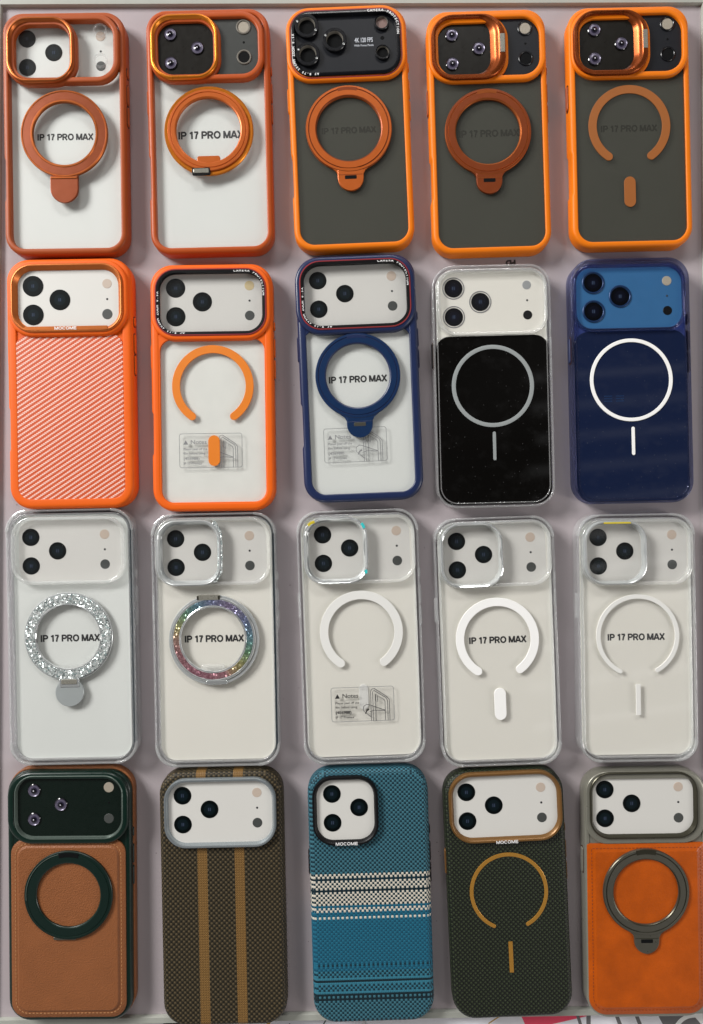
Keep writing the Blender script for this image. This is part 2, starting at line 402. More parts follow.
# ================================================================== geometry helpers (mm)
def rr(w, h, r, cx=0, cy=0, n=9, notch=None):
    rb, rt = r if isinstance(r, tuple) else (r, r); P = []           # (foot, head) radii may differ
    for (sx_, sy_, a0) in ((1, -1, -90), (1, 1, 0), (-1, 1, 90), (-1, -1, 180)):
        r = max(0.05, min(rt if sy_ > 0 else rb, w / 2 - 0.01, h / 2 - 0.01))
        ox, oy = cx + sx_ * (w / 2 - r), cy + sy_ * (h / 2 - r)
        for k in range(n + 1):
            a = radians(a0 + 90.0 * k / n); P.append((ox + r * cos(a), oy + r * sin(a)))
        if (sx_, sy_) == (-1, 1) and notch:
            x = cx - w / 2
            for (yy, dx) in notch: P.append((x + dx, yy))
    return P

def circ(r, cx=0, cy=0, n=64): return [(cx + r * cos(2 * pi * k / n), cy + r * sin(2 * pi * k / n)) for k in range(n)]

def link(name, verts, faces, mats, parent, fm=None, loc=None, sharp=38):
    me = bpy.data.meshes.new(name); me.from_pydata([(x * U, y * U, z * U) for x, y, z in verts], [], faces)
    for m in (mats if isinstance(mats, (list, tuple)) else [mats]): me.materials.append(m)
    if fm:
        for p, i in zip(me.polygons, fm): p.material_index = i
    bm = bmesh.new(); bm.from_mesh(me); bmesh.ops.recalc_face_normals(bm, faces=bm.faces); bm.to_mesh(me); bm.free()
    for p in me.polygons: p.use_smooth = True
    me.set_sharp_from_angle(angle=radians(sharp))
    for p in me.polygons:
        if len(p.vertices) > 8: p.use_smooth = False      # broad flat faces stay flat
    o = bpy.data.objects.new(name, me); C.objects.link(o)
    if parent is not None: o.parent = parent
    if loc: o.location = tuple(v * U for v in loc)
    return o

def loops(name, L, mats, parent, closed=True, cap0=False, cap1=False, band=None, loc=None, sharp=38):
    """L: list of (outline points, z). band: material index per strip."""
    n = len(L[0][0]); V = []; F = []; FM = []
    for P, z in L: V += [(x, y, z) for x, y in P]
    m = len(L)
    for i in range(m if closed else m - 1):
        a, b = i * n, ((i + 1) % m) * n
        for k in range(n):
            q = (k + 1) % n
            F.append((a + k, a + q, b + q, b + k)); FM.append(band[i] if band else 0)
    if cap0: F.append(tuple(range(n))[::-1]); FM.append(band[0] if band else 0)
    if cap1: F.append(tuple(range((m - 1) * n, m * n))); FM.append(band[-1] if band else 0)
    return link(name, V, F, mats, parent, FM if band else None, loc, sharp)

def prof(d0, d1, z0, z1, bo, bi, n=4, bb=0.8):
    """closed ring section between insets d0 (outside) and d1 (inside), rounded at the outer (bo) and inner (bi) top and outer bottom (bb)"""
    P = [(d1, z0)]
    P += [(d0 + bb * (1 - sin(pi / 2 * k / n)), z0 + bb * (1 - cos(pi / 2 * k / n))) for k in range(n + 1)]
    P += [(d0 + bo * (1 - cos(pi / 2 * k / n)), z1 - bo * (1 - sin(pi / 2 * k / n))) for k in range(n + 1)]
    P += [(d1 - bi * (1 - sin(pi / 2 * k / n)), z1 - bi * (1 - cos(pi / 2 * k / n))) for k in range(n + 1)]
    return P

NOTCH = [(-15.5, 0.0), (-17.5, 0.9), (-44.0, 0.9), (-46.0, 0.0)]
def sweep(name, P, w, h, r, cx, cy, mats, parent, notch=False, band=None, closed=True, cap0=False, cap1=False, n=9):
    L = []
    for d, z in P:
        k = max(0.0, 1 - d / 2.5)
        nt = [(y, dx * k) for y, dx in NOTCH] if notch else None
        L.append((rr(w - 2 * d, h - 2 * d, r - d, cx, cy, n, nt), z))
    return loops(name, L, mats, parent, closed, cap0, cap1, band)

def slab(name, w, h, r, cx, cy, z0, z1, mats, parent, b=0.25, loc=None):
    L = [(rr(w, h, r, cx, cy), z0), (rr(w, h, r, cx, cy), z1 - b), (rr(w - 0.6 * b, h - 0.6 * b, r, cx, cy), z1 - 0.3 * b), (rr(w - 2 * b, h - 2 * b, r - b, cx, cy), z1)]
    return loops(name, L, mats, parent, False, True, True, loc=loc)

def disc(name, r, cx, cy, z0, z1, mats, parent, b=0.12, n=40):
    L = [(circ(r, 0, 0, n), z0), (circ(r, 0, 0, n), z1 - b), (circ(r - b, 0, 0, n), z1)]
    return loops(name, L, mats, parent, False, True, True, loc=(cx, cy, 0))

def ring(name, P, cx, cy, mats, parent, band=None, n=96):
    """P: closed list of (radius, z)"""
    return loops(name, [(circ(r, 0, 0, n), z) for r, z in P], mats, parent, True, band=band, loc=(cx, cy, 0), sharp=24)

def stroke_vf(path, w, z0, z1, b, V, F, round_ends=True):
    pts = [p for p in path]
    st = []                                  # round_ends None: only the far end is round
    hw = w / 2
    def nrm(i):
        a = pts[max(0, i - 1)]; c = pts[min(len(pts) - 1, i + 1)]
        dx, dy = c[0] - a[0], c[1] - a[1]; l = hypot(dx, dy) or 1
        return dx / l, dy / l
    N = 6
    if round_ends:
        tx, ty = nrm(0)
        for k in range(N):
            a = pi / 2 * k / N
            st.append(((pts[0][0] - tx * hw * cos(a), pts[0][1] - ty * hw * cos(a)), (tx, ty), max(0.02 * hw, hw * sin(a))))
    for i, p in enumerate(pts): st.append((p, nrm(i), hw))
    if round_ends or round_ends is None:
        tx, ty = nrm(len(pts) - 1); p = pts[-1]
        for k in range(N - 1, -1, -1):
            a = pi / 2 * k / N
            st.append(((p[0] + tx * hw * cos(a), p[1] + ty * hw * cos(a)), (tx, ty), max(0.02 * hw, hw * sin(a))))
    base = len(V)
    for (p, (tx, ty), h) in st:
        bb = min(b, h * 0.6); nx, ny = -ty, tx
        for (o, z) in ((-h, z0), (-h, z1 - bb), (-h + 0.3 * bb, z1 - 0.3 * bb), (-h + bb, z1), (h - bb, z1), (h - 0.3 * bb, z1 - 0.3 * bb), (h, z1 - bb), (h, z0)):
            V.append((p[0] + nx * o, p[1] + ny * o, z))
    for i in range(len(st) - 1):
        a = base + i * 8; c = a + 8
        for k in range(8):
            q = (k + 1) % 8; F.append((a + k, a + q, c + q, c + k))
    F.append(tuple(range(base, base + 8))); F.append(tuple(range(base + (len(st) - 1) * 8, base + len(st) * 8)))

def stroke(name, path, w, z0, z1, b, mats, parent, round_ends=True, loc=None):
    V, F = [], []; stroke_vf(path, w, z0, z1, b, V, F, round_ends)
    return link(name, V, F, mats, parent, loc=loc, sharp=20)

def strokes(name, paths, w, z0, z1, mats, parent):
    V, F = [], []
    for p in paths: stroke_vf(p, w, z0, z1, 0.02, V, F, False)
    return link(name, V, F, mats, parent)

def arc(r, a0, a1, cx=0, cy=0, n=72):
    return [(cx + r * cos(radians(a0 + (a1 - a0) * k / n)), cy + r * sin(radians(a0 + (a1 - a0) * k / n))) for k in range(n + 1)]

def text_mesh(s, size, bold=0.0, align='CENTER', sxx=1.0, spacing=1.0):
    c = bpy.data.curves.new('txt', 'FONT'); c.body = s; c.size = size; c.align_x = align; c.align_y = 'CENTER'
    c.offset = bold; c.space_character = spacing; c.resolution_u = 3; c.extrude = 0.02
    o = bpy.data.objects.new('txt', c); C.objects.link(o)
    dg = bpy.context.evaluated_depsgraph_get()
    me = bpy.data.meshes.new_from_object(o.evaluated_get(dg))
    bpy.data.objects.remove(o); bpy.data.curves.remove(c)
    V = [(v.co.x * sxx, v.co.y, v.co.z) for v in me.vertices]; F = [tuple(p.vertices) for p in me.polygons]
    bpy.data.meshes.remove(me); return V, F

def lettering(items, mat, parent, name='lettering'):
    """items: (text, size, x, y, z, rotation degrees, bold, align, stretch)"""
    V, F = [], []
    for (s, size, x, y, z, rot, bold, al, sxx) in items:
        v, f = text_mesh(s, size, bold, al, sxx); a = radians(rot); b = len(V)
        V += [(x + p[0] * cos(a) - p[1] * sin(a), y + p[0] * sin(a) + p[1] * cos(a), z + p[2] + 0.02) for p in v]
        F += [tuple(b + i for i in q) for q in f]
    me = bpy.data.meshes.new(name); me.from_pydata([(x * U, y * U, z * U) for x, y, z in V], [], F); me.materials.append(mat)
    o = bpy.data.objects.new(name, me); C.objects.link(o); o.parent = parent
    return o


GLY = {  # bold sans capitals as centre lines on a unit-high box: (advance width, list of polylines)
 'I': (0.34, [[(0.17, 0), (0.17, 1)]]), 'P': (0.72, [[(0.12, 0), (0.12, 1)], 'P']), 'R': (0.78, [[(0.12, 0), (0.12, 1)], 'P', [(0.40, 0.44), (0.66, 0)]]),
 '1': (0.56, [[(0.34, 0), (0.34, 1)], [(0.34, 0.93), (0.10, 0.72)]]), '7': (0.60, [[(0.06, 0.915), (0.53, 0.915)], [(0.50, 0.90), (0.32, 0.5), (0.24, 0)]]),
 'O': (0.84, ['O']), 'C': (0.80, ['C']), 'M': (0.92, [[(0.12, 0), (0.12, 1)], [(0.80, 0), (0.80, 1)], [(0.14, 0.98), (0.46, 0.04)], [(0.78, 0.98), (0.46, 0.04)]]),
 'A': (0.78, [[(0.06, 0), (0.38, 1)], [(0.72, 0), (0.40, 1)], [(0.18, 0.29), (0.60, 0.29)]]), 'X': (0.74, [[(0.07, 0), (0.67, 1)], [(0.67, 0), (0.07, 1)]]),
 'E': (0.70, [[(0.12, 0), (0.12, 1)], [(0.10, 0.915), (0.64, 0.915)], [(0.10, 0.52), (0.60, 0.52)], [(0.10, 0.085), (0.66, 0.085)]]), ' ': (0.30, [])}
def block_text(s, h, x, y, z, mat, parent, weight=0.17, stretch=1.0):
    """bold capitals, each stroke a thin raised bar; h = cap height"""
    w = sum(GLY[c][0] for c in s) * h * stretch; px = x - w / 2; V, F = [], []
    for c in s:
        adv, pl = GLY[c]; lines = []
        for p in pl:
            if p == 'P': p = [(0.10, 0.915), (0.40, 0.915)] + [(0.40 + 0.22 * cos(radians(a)), 0.69 + 0.225 * sin(radians(a))) for a in range(70, -91, -20)] + [(0.10, 0.465)]
            elif p == 'O': p = [(0.42 + 0.325 * cos(radians(a)), 0.5 + 0.42 * sin(radians(a))) for a in range(0, 371, 15)]
            elif p == 'C': p = [(0.42 + 0.325 * cos(radians(a)), 0.5 + 0.42 * sin(radians(a))) for a in range(42, 319, 15)]
            stroke_vf([(px + a * h * stretch, y - h / 2 + b * h) for a, b in p], weight * h, z - 0.02, z + 0.02 + 0.004 * len(lines), 0.01, V, F, False); lines.append(1)
        px += adv * h * stretch
    me = bpy.data.meshes.new('lettering'); me.from_pydata([(a * U, b * U, c * U) for a, b, c in V], [], F); me.materials.append(mat)
    bm = bmesh.new(); bm.from_mesh(me); bmesh.ops.recalc_face_normals(bm, faces=bm.faces); bm.to_mesh(me); bm.free()
    o = bpy.data.objects.new('lettering', me); C.objects.link(o); o.parent = parent
    return o

# ================================================================== shared case parts
def raised(p, dz, x=0, y=0):
    """the features were measured as if 9.5 mm above the tray; one standing dz higher lies a little nearer the middle"""
    X, Y = p.location[0] / U, p.location[1] / U
    return x - X * dz / 470, y - Y * dz / 470

def case(cx, cy, rot, label):
    o = bpy.data.objects.new('phone_case', None); C.objects.link(o)
    o.location = (cx * U, cy * U, 0.0006); o.rotation_euler = (0, 0, radians(rot)); o.empty_display_size = 0.02
    o['label'] = label; o['category'] = 'phone case'; o['group'] = 'phone cases laid out in rows on the tray'
    return o

LENS = [(-25.3, 68.3), (-7.2, 58.7), (-25.4, 48.8)]
FLASH, MIC, SENS = (25.0, 69.4), (25.0, 59.1), (25.0, 49.0)

def bumper(p, w, h, mat, t=4.2, z1=11.0, r=14.0, bo=2.4, bi=1.0, notch=True, z0=0.0, bb=2.2):
    return sweep('bumper', prof(0, t, z0, z1, bo, bi, 5, bb), w, h, r, 0, 0, mat, p, notch)

def buttons(p, w, mat, right=True, left=True, gap=None):
    """volume and action keys on one long side, power key on the other"""
    gap = gap if gap is not None else not mat.name.startswith('clear')
    for on, x, keys in ((right, w / 2, ((42, 6), (27, 13), (12.5, 13))), (left, -w / 2, ((22, 17),))):
        if not on: continue
        for (y, l) in keys:
            L = []
            for d, off in ((0.0, -1.0), (0.0, 0.55), (0.35, 0.9)):
                s = 1 if x > 0 else -1
                ww, hh = 3.6 - 2 * d, l - 2 * d
                L.append((rr(ww, hh, 1.6), off, s))
            V, F = [], []; n = len(L[0][0])
            for P, off, s in L: V += [(x + s * off, y + b, 6.0 + a) for a, b in P]
            for i in range(2):
                for k in range(n): q = (k + 1) % n; F.append((i * n + k, i * n + q, (i + 1) * n + q, (i + 1) * n + k))
            F.append(tuple(range(n))); F.append(tuple(range(2 * n, 3 * n)))
            bt = link('button', V, F, mat, p)
            if gap:
                V2, F2 = [], []
                for off in (-0.4, 0.12): V2 += [(x + s * off, y + b, 6.0 + a) for a, b in rr(5.2, l + 1.6, 2.3)]
                for k in range(n): q = (k + 1) % n; F2.append((k, q, n + q, n + k))
                F2 += [tuple(range(n)), tuple(range(n, 2 * n))]
                link('button_gap', V2, F2, M['gap'], bt)

def insert_card(p, w=77.5, h=163.0, mat='card', lenses=True, text=None, text_xy=(-0.6, -0.4), z=8.3, cam=True, cam_rect=(-0.5, 58.5, 72, 41), lens_r=5.9,
                flash='flash', lens_mat='lens_print', right=True, shift=(0, 0), size=5.6, sensors=True):
    c = slab('insert_card', w, h, 10.5, 0, 0, z - 0.8, z, M[mat], p, 0.1)
    if cam:
        slab('camera_print', cam_rect[2], cam_rect[3], 9, cam_rect[0], cam_rect[1], z - 0.02, z + 0.05, M['card_cam'], c, 0.02)
    if lenses:
        for (x, y) in LENS: disc('lens', lens_r, x + shift[0], y + shift[1], z + 0.06, z + 0.22, M[lens_mat], c)
    if sensors:
        disc('flash', 3.3, FLASH[0] + shift[0], FLASH[1] + shift[1], z + 0.06, z + 0.16, M[flash], c)
        disc('microphone', 0.75, MIC[0] + shift[0], MIC[1] + shift[1], z + 0.06, z + 0.14, M['speck'], c)
        disc('sensor', 3.3, SENS[0] + shift[0], SENS[1] + shift[1], z + 0.06, z + 0.16, M['sensor'], c)
    if text:
        block_text(text, size * 0.78, text_xy[0], text_xy[1], z + 0.04, M['ink'], c, 0.24, 1.12)
    return c

def mini_lens(parent, x, y, z, r=4.4):
    """small violet lens: metal rim, violet glass, dark pupil, painted pale glint"""
    n = 40
    L = [(circ(r, 0, 0, n), z - 0.4), (circ(r, 0, 0, n), z + 0.5), (circ(r - 0.5, 0, 0, n), z + 0.9), (circ(r - 1.0, 0, 0, n), z + 0.55),
         (circ(r - 1.7, 0, 0, n), z + 0.62), (circ(r - 2.1, 0, 0, n), z + 0.7), (circ(1.6, 0, 0, n), z + 1.0), (circ(0.8, 0, 0, n), z + 1.38)]
    loops('lens', L, [M['lav'], M['lens_mid'], M['lens_core'], M['glint']], parent, False, True, True,
          band=[2, 2, 0, 0, 0, 1, 2], loc=(x, y, 0))
    disc('lens_glint', 0.42, x, y, z + 1.3, z + 1.46, M['glint'], parent, 0.05, 16)  # pale disc painting the glint in the glass

def cup(parent, name, x, y, z, r_out, r_in, depth, rim, wall, floor):
    """raised rim around a sunken round opening"""
    n = 48
    L = [(circ(r_out, 0, 0, n), z - 0.6), (circ(r_out, 0, 0, n), z + 0.5), (circ(r_out - 0.5, 0, 0, n), z + 1.0), (circ(r_in + 0.3, 0, 0, n), z + 1.0), (circ(r_in, 0, 0, n), z + 0.7),
         (circ(r_in * 0.78, 0, 0, n), z - depth)]
    return loops(name, L, [M[rim], M[wall], M[floor]], parent, False, True, True, band=[0, 0, 0, 0, 1, 2] and [0, 0, 0, 0, 1], loc=(x, y, 0)), disc_floor(parent, x, y, z - depth + 0.05, r_in * 0.8, floor)

def disc_floor(parent, x, y, z, r, mat):
    return disc('lens_glass', r, x, y, z - 0.2, z + 0.02, M[mat], parent)

def dark_sensors(plate, z, flash='flash_w', shift=(0, 0), ringm='black_gloss'):
    for (nm, (x, y), fl) in (('flash', FLASH, flash), ('sensor', SENS, 'hole')):
        x += shift[0]; y += shift[1]
        ring('sensor_rim', [(5.0, z - 0.3), (5.0, z + 0.35), (4.7, z + 0.6), (4.2, z + 0.6), (3.9, z + 0.3), (3.9, z - 0.3)], x, y, M[ringm], plate, n=40)
        disc(nm, 3.8, x, y, z - 0.2, z + 0.1, M[fl], plate)
    disc('microphone', 0.8, MIC[0] + shift[0], MIC[1] + shift[1], z - 0.1, z + 0.08, M['hole'], plate)

def clear_sensors(parent, z):
    """clear raised collars round the flash and the sensor"""
    for (x, y) in (FLASH, SENS):
        ring('clear_collar', [(4.9, z - 0.2), (4.9, z + 0.5), (4.5, z + 0.8), (3.9, z + 0.8), (3.6, z + 0.4), (3.6, z - 0.2)], x, y, M['collar'], parent, n=40)

def stand_ring(p, cx, cy, ro, ri, z, mat, edge=None, lip=True):
    """flat round stand with rolled outer and inner lips"""
    cx, cy = raised(p, 2.4 + z - 10.4, cx, cy)
    e_ = 1 if edge else 0
    P = [(ro, z), (ro, z + 1.5), (ro - 0.35, z + 1.9), (ro - 1.0, z + 1.9), (ro - 1.4, z + 1.55), (ri + 1.8, z + 1.6), (ri + 1.4, z + 1.95), (ri + 0.5, z + 1.95), (ri, z + 1.5), (ri, z)]
    if not lip:
        P = [(ro, z), (ro, z + 1.5), (ro - 0.35, z + 1.9), (ro - 1.7, z + 1.95), (ro - 1.9, z + 1.6), (ro - 2.3, z + 1.6), (ro - 2.5, z + 1.95),
             (ri + 0.9, z + 1.95), (ri + 0.35, z + 1.7), (ri, z + 1.3), (ri, z)]
        band = [0, e_, 0, e_, e_, e_, 0, e_, e_, 0, 0]
    else: band = [e_, e_, e_, e_, 0, e_, e_, e_, e_, 0]
    return ring('stand_ring', P, cx, cy, [mat, edge or mat], p, band)

def magnet(p, cx, cy, ro, ri, z, mat, h=0.5, a0=-59, a1=239, bar=None, bar_w=7.9, bar_l=20.8, bar_y=-43.5, bar_round=True, dx=0.0):
    rm = (ro + ri) / 2; w = ro - ri
    k = degrees_of(w / 2, rm)
    cx, cy = raised(p, z - 9.0, cx, cy); dx, bar_y = raised(p, z - 9.0, dx, bar_y)
    stroke('magnet_ring', arc(rm, a0 + k, a1 - k, 0, 0), w, z - 0.2, z + h, 0.18, mat, p, True, (cx, cy, 0))
    if bar:
        q = bar_w / 2 if bar_round else 0
        stroke('alignment_bar', [(0, bar_l / 2 - q), (0, 0), (0, -bar_l / 2 + q)], bar_w, z - 0.2, z + h, 0.18, mat, p, bar_round, (cx + dx, bar_y, 0))

def degrees_of(l, r): return math.degrees(l / r)

def notice(p, cx, cy, z, strong=True):
    """clear sticker with printed frame, warning sign, five lines of print and a sketch of a film being peeled off a phone"""
    s = slab('sticker', 43.4, 24.0, 2.2, cx, cy, z - 0.03, z + 0.05, M['sticker'], p, 0.02)
    ink = M['ink'] if strong else M['ink_grey']; g = M['ink_grey']
    zz = z + 0.055
    sweep('printed_frame', [(0.3, zz - 0.03), (0.3, zz + 0.02), (0.62, zz + 0.02), (0.62, zz - 0.03)], 43.4, 24.0, 2.2, cx, cy, g, s)
    x = cx - 18.6
    tri = [(-17.0, 7.2), (-18.7, 4.2), (-15.3, 4.2)]
    V = [(cx + a, cy + b, zz + 0.02) for a, b in tri] + [(cx + a, cy + b, zz - 0.02) for a, b in tri]
    link('warning_sign', V, [(0, 1, 2), (5, 4, 3), (0, 3, 4, 1), (1, 4, 5, 2), (2, 5, 3, 0)], ink, s)
    lettering([('Notes', 4.0, cx - 13.8, cy + 5.7, zz, 0, 0.05, 'LEFT', 1.1)], ink, s)
    lettering([('Please peel off the', 2.2, x, cy + 1.0, zz, 0, 0.03, 'LEFT', 1.0), ('film before using', 2.2, x, cy - 1.9, zz, 0, 0.03, 'LEFT', 1.0),
               ('(456988)', 2.6, x, cy - 5.4, zz, 0, 0.12 if strong else 0.05, 'LEFT', 1.15), ('IP 17 Promax', 2.3, x, cy - 8.7, zz, 0, 0.03, 'LEFT', 1.0)], ink if strong else g, s)
    o = lambda L: [(cx + a, cy + b) for a, b in L]
    pth = [o([(5.6, -11.6), (5.6, 8.4), (6.4, 9.9), (8.0, 10.4), (16.5, 4.6), (18.2, 2.4), (18.2, -11.6)]), o([(7.0, -11.6), (7.0, 8.0), (7.9, 9.0), (16.0, 3.8), (16.9, 2.0), (16.9, -11.6)]),
           o([(8.8, -11.6), (8.8, 6.4), (14.6, 2.6), (15.2, 1.2), (15.2, -11.6)]), o([(9.0, 6.3), (8.9, 2.0), (10.2, 1.2), (10.3, 5.4)]), o([(5.5, -9.0), (2.0, -6.0)]),
           o([(0.6, -1.6), (2.6, -0.3), (5.0, -0.8), (15.0, -4.6)]), o([(0.6, -1.6), (0.2, -3.8), (1.2, -5.6)]), o([(4.6, -5.4), (7.4, -4.4), (15.0, -4.8)])]
    strokes('sketch', pth, 0.42, zz - 0.03, zz + 0.02, M['ink_mid'] if strong else g, s)
    stroke('arrow', o([(4.2, -3.6), (2.6, -4.6), (1.6, -6.6)]), 0.9, zz - 0.03, zz + 0.03, 0.02, ink, s, False)
    return s
M['sticker'] = clear_sheet('clear_sticker', refl=0.008, rough=0.1)

def path_text(p, s, w, h, r, cx, cy, inset, z, size, start, mat, sp=0.86, end=False):
    """letters following a rounded rectangle clockwise from the given distance along it (0 = middle of the top edge)"""
    W2, H2, R = w - 2 * inset, h - 2 * inset, r - inset
    seg = [('l', W2 / 2 - R), ('a', 0), ('l', H2 - 2 * R), ('a', 1), ('l', W2 - 2 * R), ('a', 2), ('l', H2 - 2 * R), ('a', 3), ('l', W2 / 2 - R)]
    def at(d):
        x, y, a = cx, cy + H2 / 2, 0.0
        for kind, v in seg:
            if kind == 'l':
                if d <= v: return x + d * cos(a), y + d * sin(a), a
                x += v * cos(a); y += v * sin(a); d -= v
            else:
                L = pi / 2 * R
                t = min(d, L) / R
                ox, oy = x + R * sin(a), y - R * cos(a)
                x2, y2, a2 = ox - R * sin(a - t), oy + R * cos(a - t), a - t
                if d <= L: return x2, y2, a2
                x, y, a = x2, y2, a2; d -= L
        return x, y, a
    it = []
    for i, ch in enumerate(s):
        if ch == ' ': continue
        x, y, a = at(start + i * size * sp)
        it.append((ch, size, x, y, z, math.degrees(a), 0.06, 'CENTER', 1.0))
    return lettering(it, mat, p)

def stitch_line(p, pts, z, mat, l=1.5, gap=1.0, w=0.45):
    V, F = [], []
    for a, b in zip(pts, pts[1:]):
        L = hypot(b[0] - a[0], b[1] - a[1]); n = max(1, int(L / (l + gap))); ux, uy = (b[0] - a[0]) / L, (b[1] - a[1]) / L
        for k in range(n):
            s = L * (k + 0.2) / n; e_ = s + l
            stroke_vf([(a[0] + ux * s, a[1] + uy * s), (a[0] + ux * (s + e_) / 2, a[1] + uy * (s + e_) / 2), (a[0] + ux * e_, a[1] + uy * e_)], w, z - 0.1, z + 0.15, 0.1, V, F, False)
    return link('stitching', V, F, mat, p)

def dents(p, z):                             # nothing here moves: small seam left by the mould at the foot of a clear case
    for x in (-9, -2.5, 9): pass

# ================================================================== the twenty cases
TXT = 'IP 17 PRO MAX'
def split_camera(p, mat, ringm, w=77.2, h=46.2, cy=55.9, sq=(-14.5, 54.7, 45.7, 44.4), zt=13.2, thick=4.0, sqz=15.0, sq_t=4.2):
    """raised island round the whole camera area and a square metal frame round the three lenses"""
    isl = sweep('camera_frame', prof(0, thick, 8.8, zt, 1.4, 1.2, 4, 0.2), w, h, 15, -0.3, cy, mat, p)
    c = sq
    sweep('frame_base', prof(0, 5.0, 9.4, zt - 0.15, 1.2, 0.5, 4, 0.2), c[2] + 1.8, c[3] + 1.4, 15.5, c[0] + 0.6, c[1] - 0.4, mat, p)
    P = [(0, 9.2), (0, sqz - 0.9), (0.35, sqz - 0.3), (1.0, sqz), (1.7, sqz), (2.2, sqz - 0.3), (sq_t, 9.6), (sq_t, 9.2)]
    f = sweep('lens_frame', P, c[2], c[3], 14.5, c[0], c[1], ringm, p)
    return isl, f

# ---- row 1
def case_11():
    p = case(-194.7, 257.2, 0.8, 'clear backed case with burnt orange frame and burnt orange ring stand, round tab folded out')
    b = bumper(p, 83.4, 164.6, M['rust']); buttons(p, 83.4, M['rust'])
    c = insert_card(p, 76, 158, 'card', text=TXT, text_xy=(-1.4, -0.4), cam=False, flash='flash', shift=(-1.2, -1.2), z=6.4)
    pl = slab('back_panel', 75.6, 157, 10, 0, 0, 9.5, 10.3, M['clear'], p)
    clear_sensors(pl, 10.3)
    split_camera(p, M['rust'], M['rust_metal'])
    s = stand_ring(p, -0.8, 0.3, 29.4, 21.2, 10.4, M['rust_paint'], M['rust_metal'])
    t = stroke('stand_tab', [(-0.3, -29.5), (-0.3, -32), (-0.3, -38.2)], 19.0, 10.4, 11.9, 0.5, M['rust_paint'], p, None)
    stroke('hinge', [(-8.9, -30.9), (0, -30.9), (8.3, -30.9)], 1.5, 11.6, 12.3, 0.3, M['rust_metal'], t, False)
def case_12():
    p = case(-96.3, 258.7, 1.4, 'clear backed case with burnt orange frame, dark camera window and folded amber ring stand')
    bumper(p, 83.8, 165.9, M['rust2']); buttons(p, 83.8, M['rust2'])
    insert_card(p, 76, 159, 'card', lenses=False, text=TXT, text_xy=(-0.2, -0.5), cam=False, sensors=False, size=6.5, z=6.4)
    slab('back_panel', 75.6, 158, 10, 0, 0, 9.5, 10.3, M['clear'], p)
    w = slab('camera_plate', 74, 42, 13, 0, 55.6, 10.2, 10.9, M['slate_window'], p)
    d = slab('lens_plate', 40, 40, 11, -15.4, 56.6, 10.8, 11.3, M['dark_window'], p)
    for x, y in LENS: mini_lens(d, x + 0.4, y - 3.0, 11.3)
    dark_sensors(w, 10.95, 'flash_w', (-0.3, 0.2), 'hole_wall')
    split_camera(p, M['rust2'], M['amber_metal'], sq=(-15.2, 55.4, 45.8, 43.9), cy=56.2)
    ring('base_ring', [(30.2, 10.3), (30.2, 11.3), (29.7, 11.8), (28.7, 11.8), (26, 11.3), (26, 10.3)], -0.4, -0.4, M['amber_metal'], p)
    stand_ring(p, -1.2, 1.2, 27.6, 21.8, 10.9, M['orange_ring'], M['orange_ring'], False)
    h = slab('hinge', 12.4, 4.6, 0.8, -6.0, -28.2, 11.0, 12.9, M['black'], p)
    slab('hinge_pin', 10.4, 3.0, 0.6, -6.0, -28.1, 12.6, 13.3, M['steel_hinge'], h)
    slab('stand_lip', 15.5, 4.6, 1.4, -0.8, -20.1, 11.0, 12.4, M['orange_ring'], p)
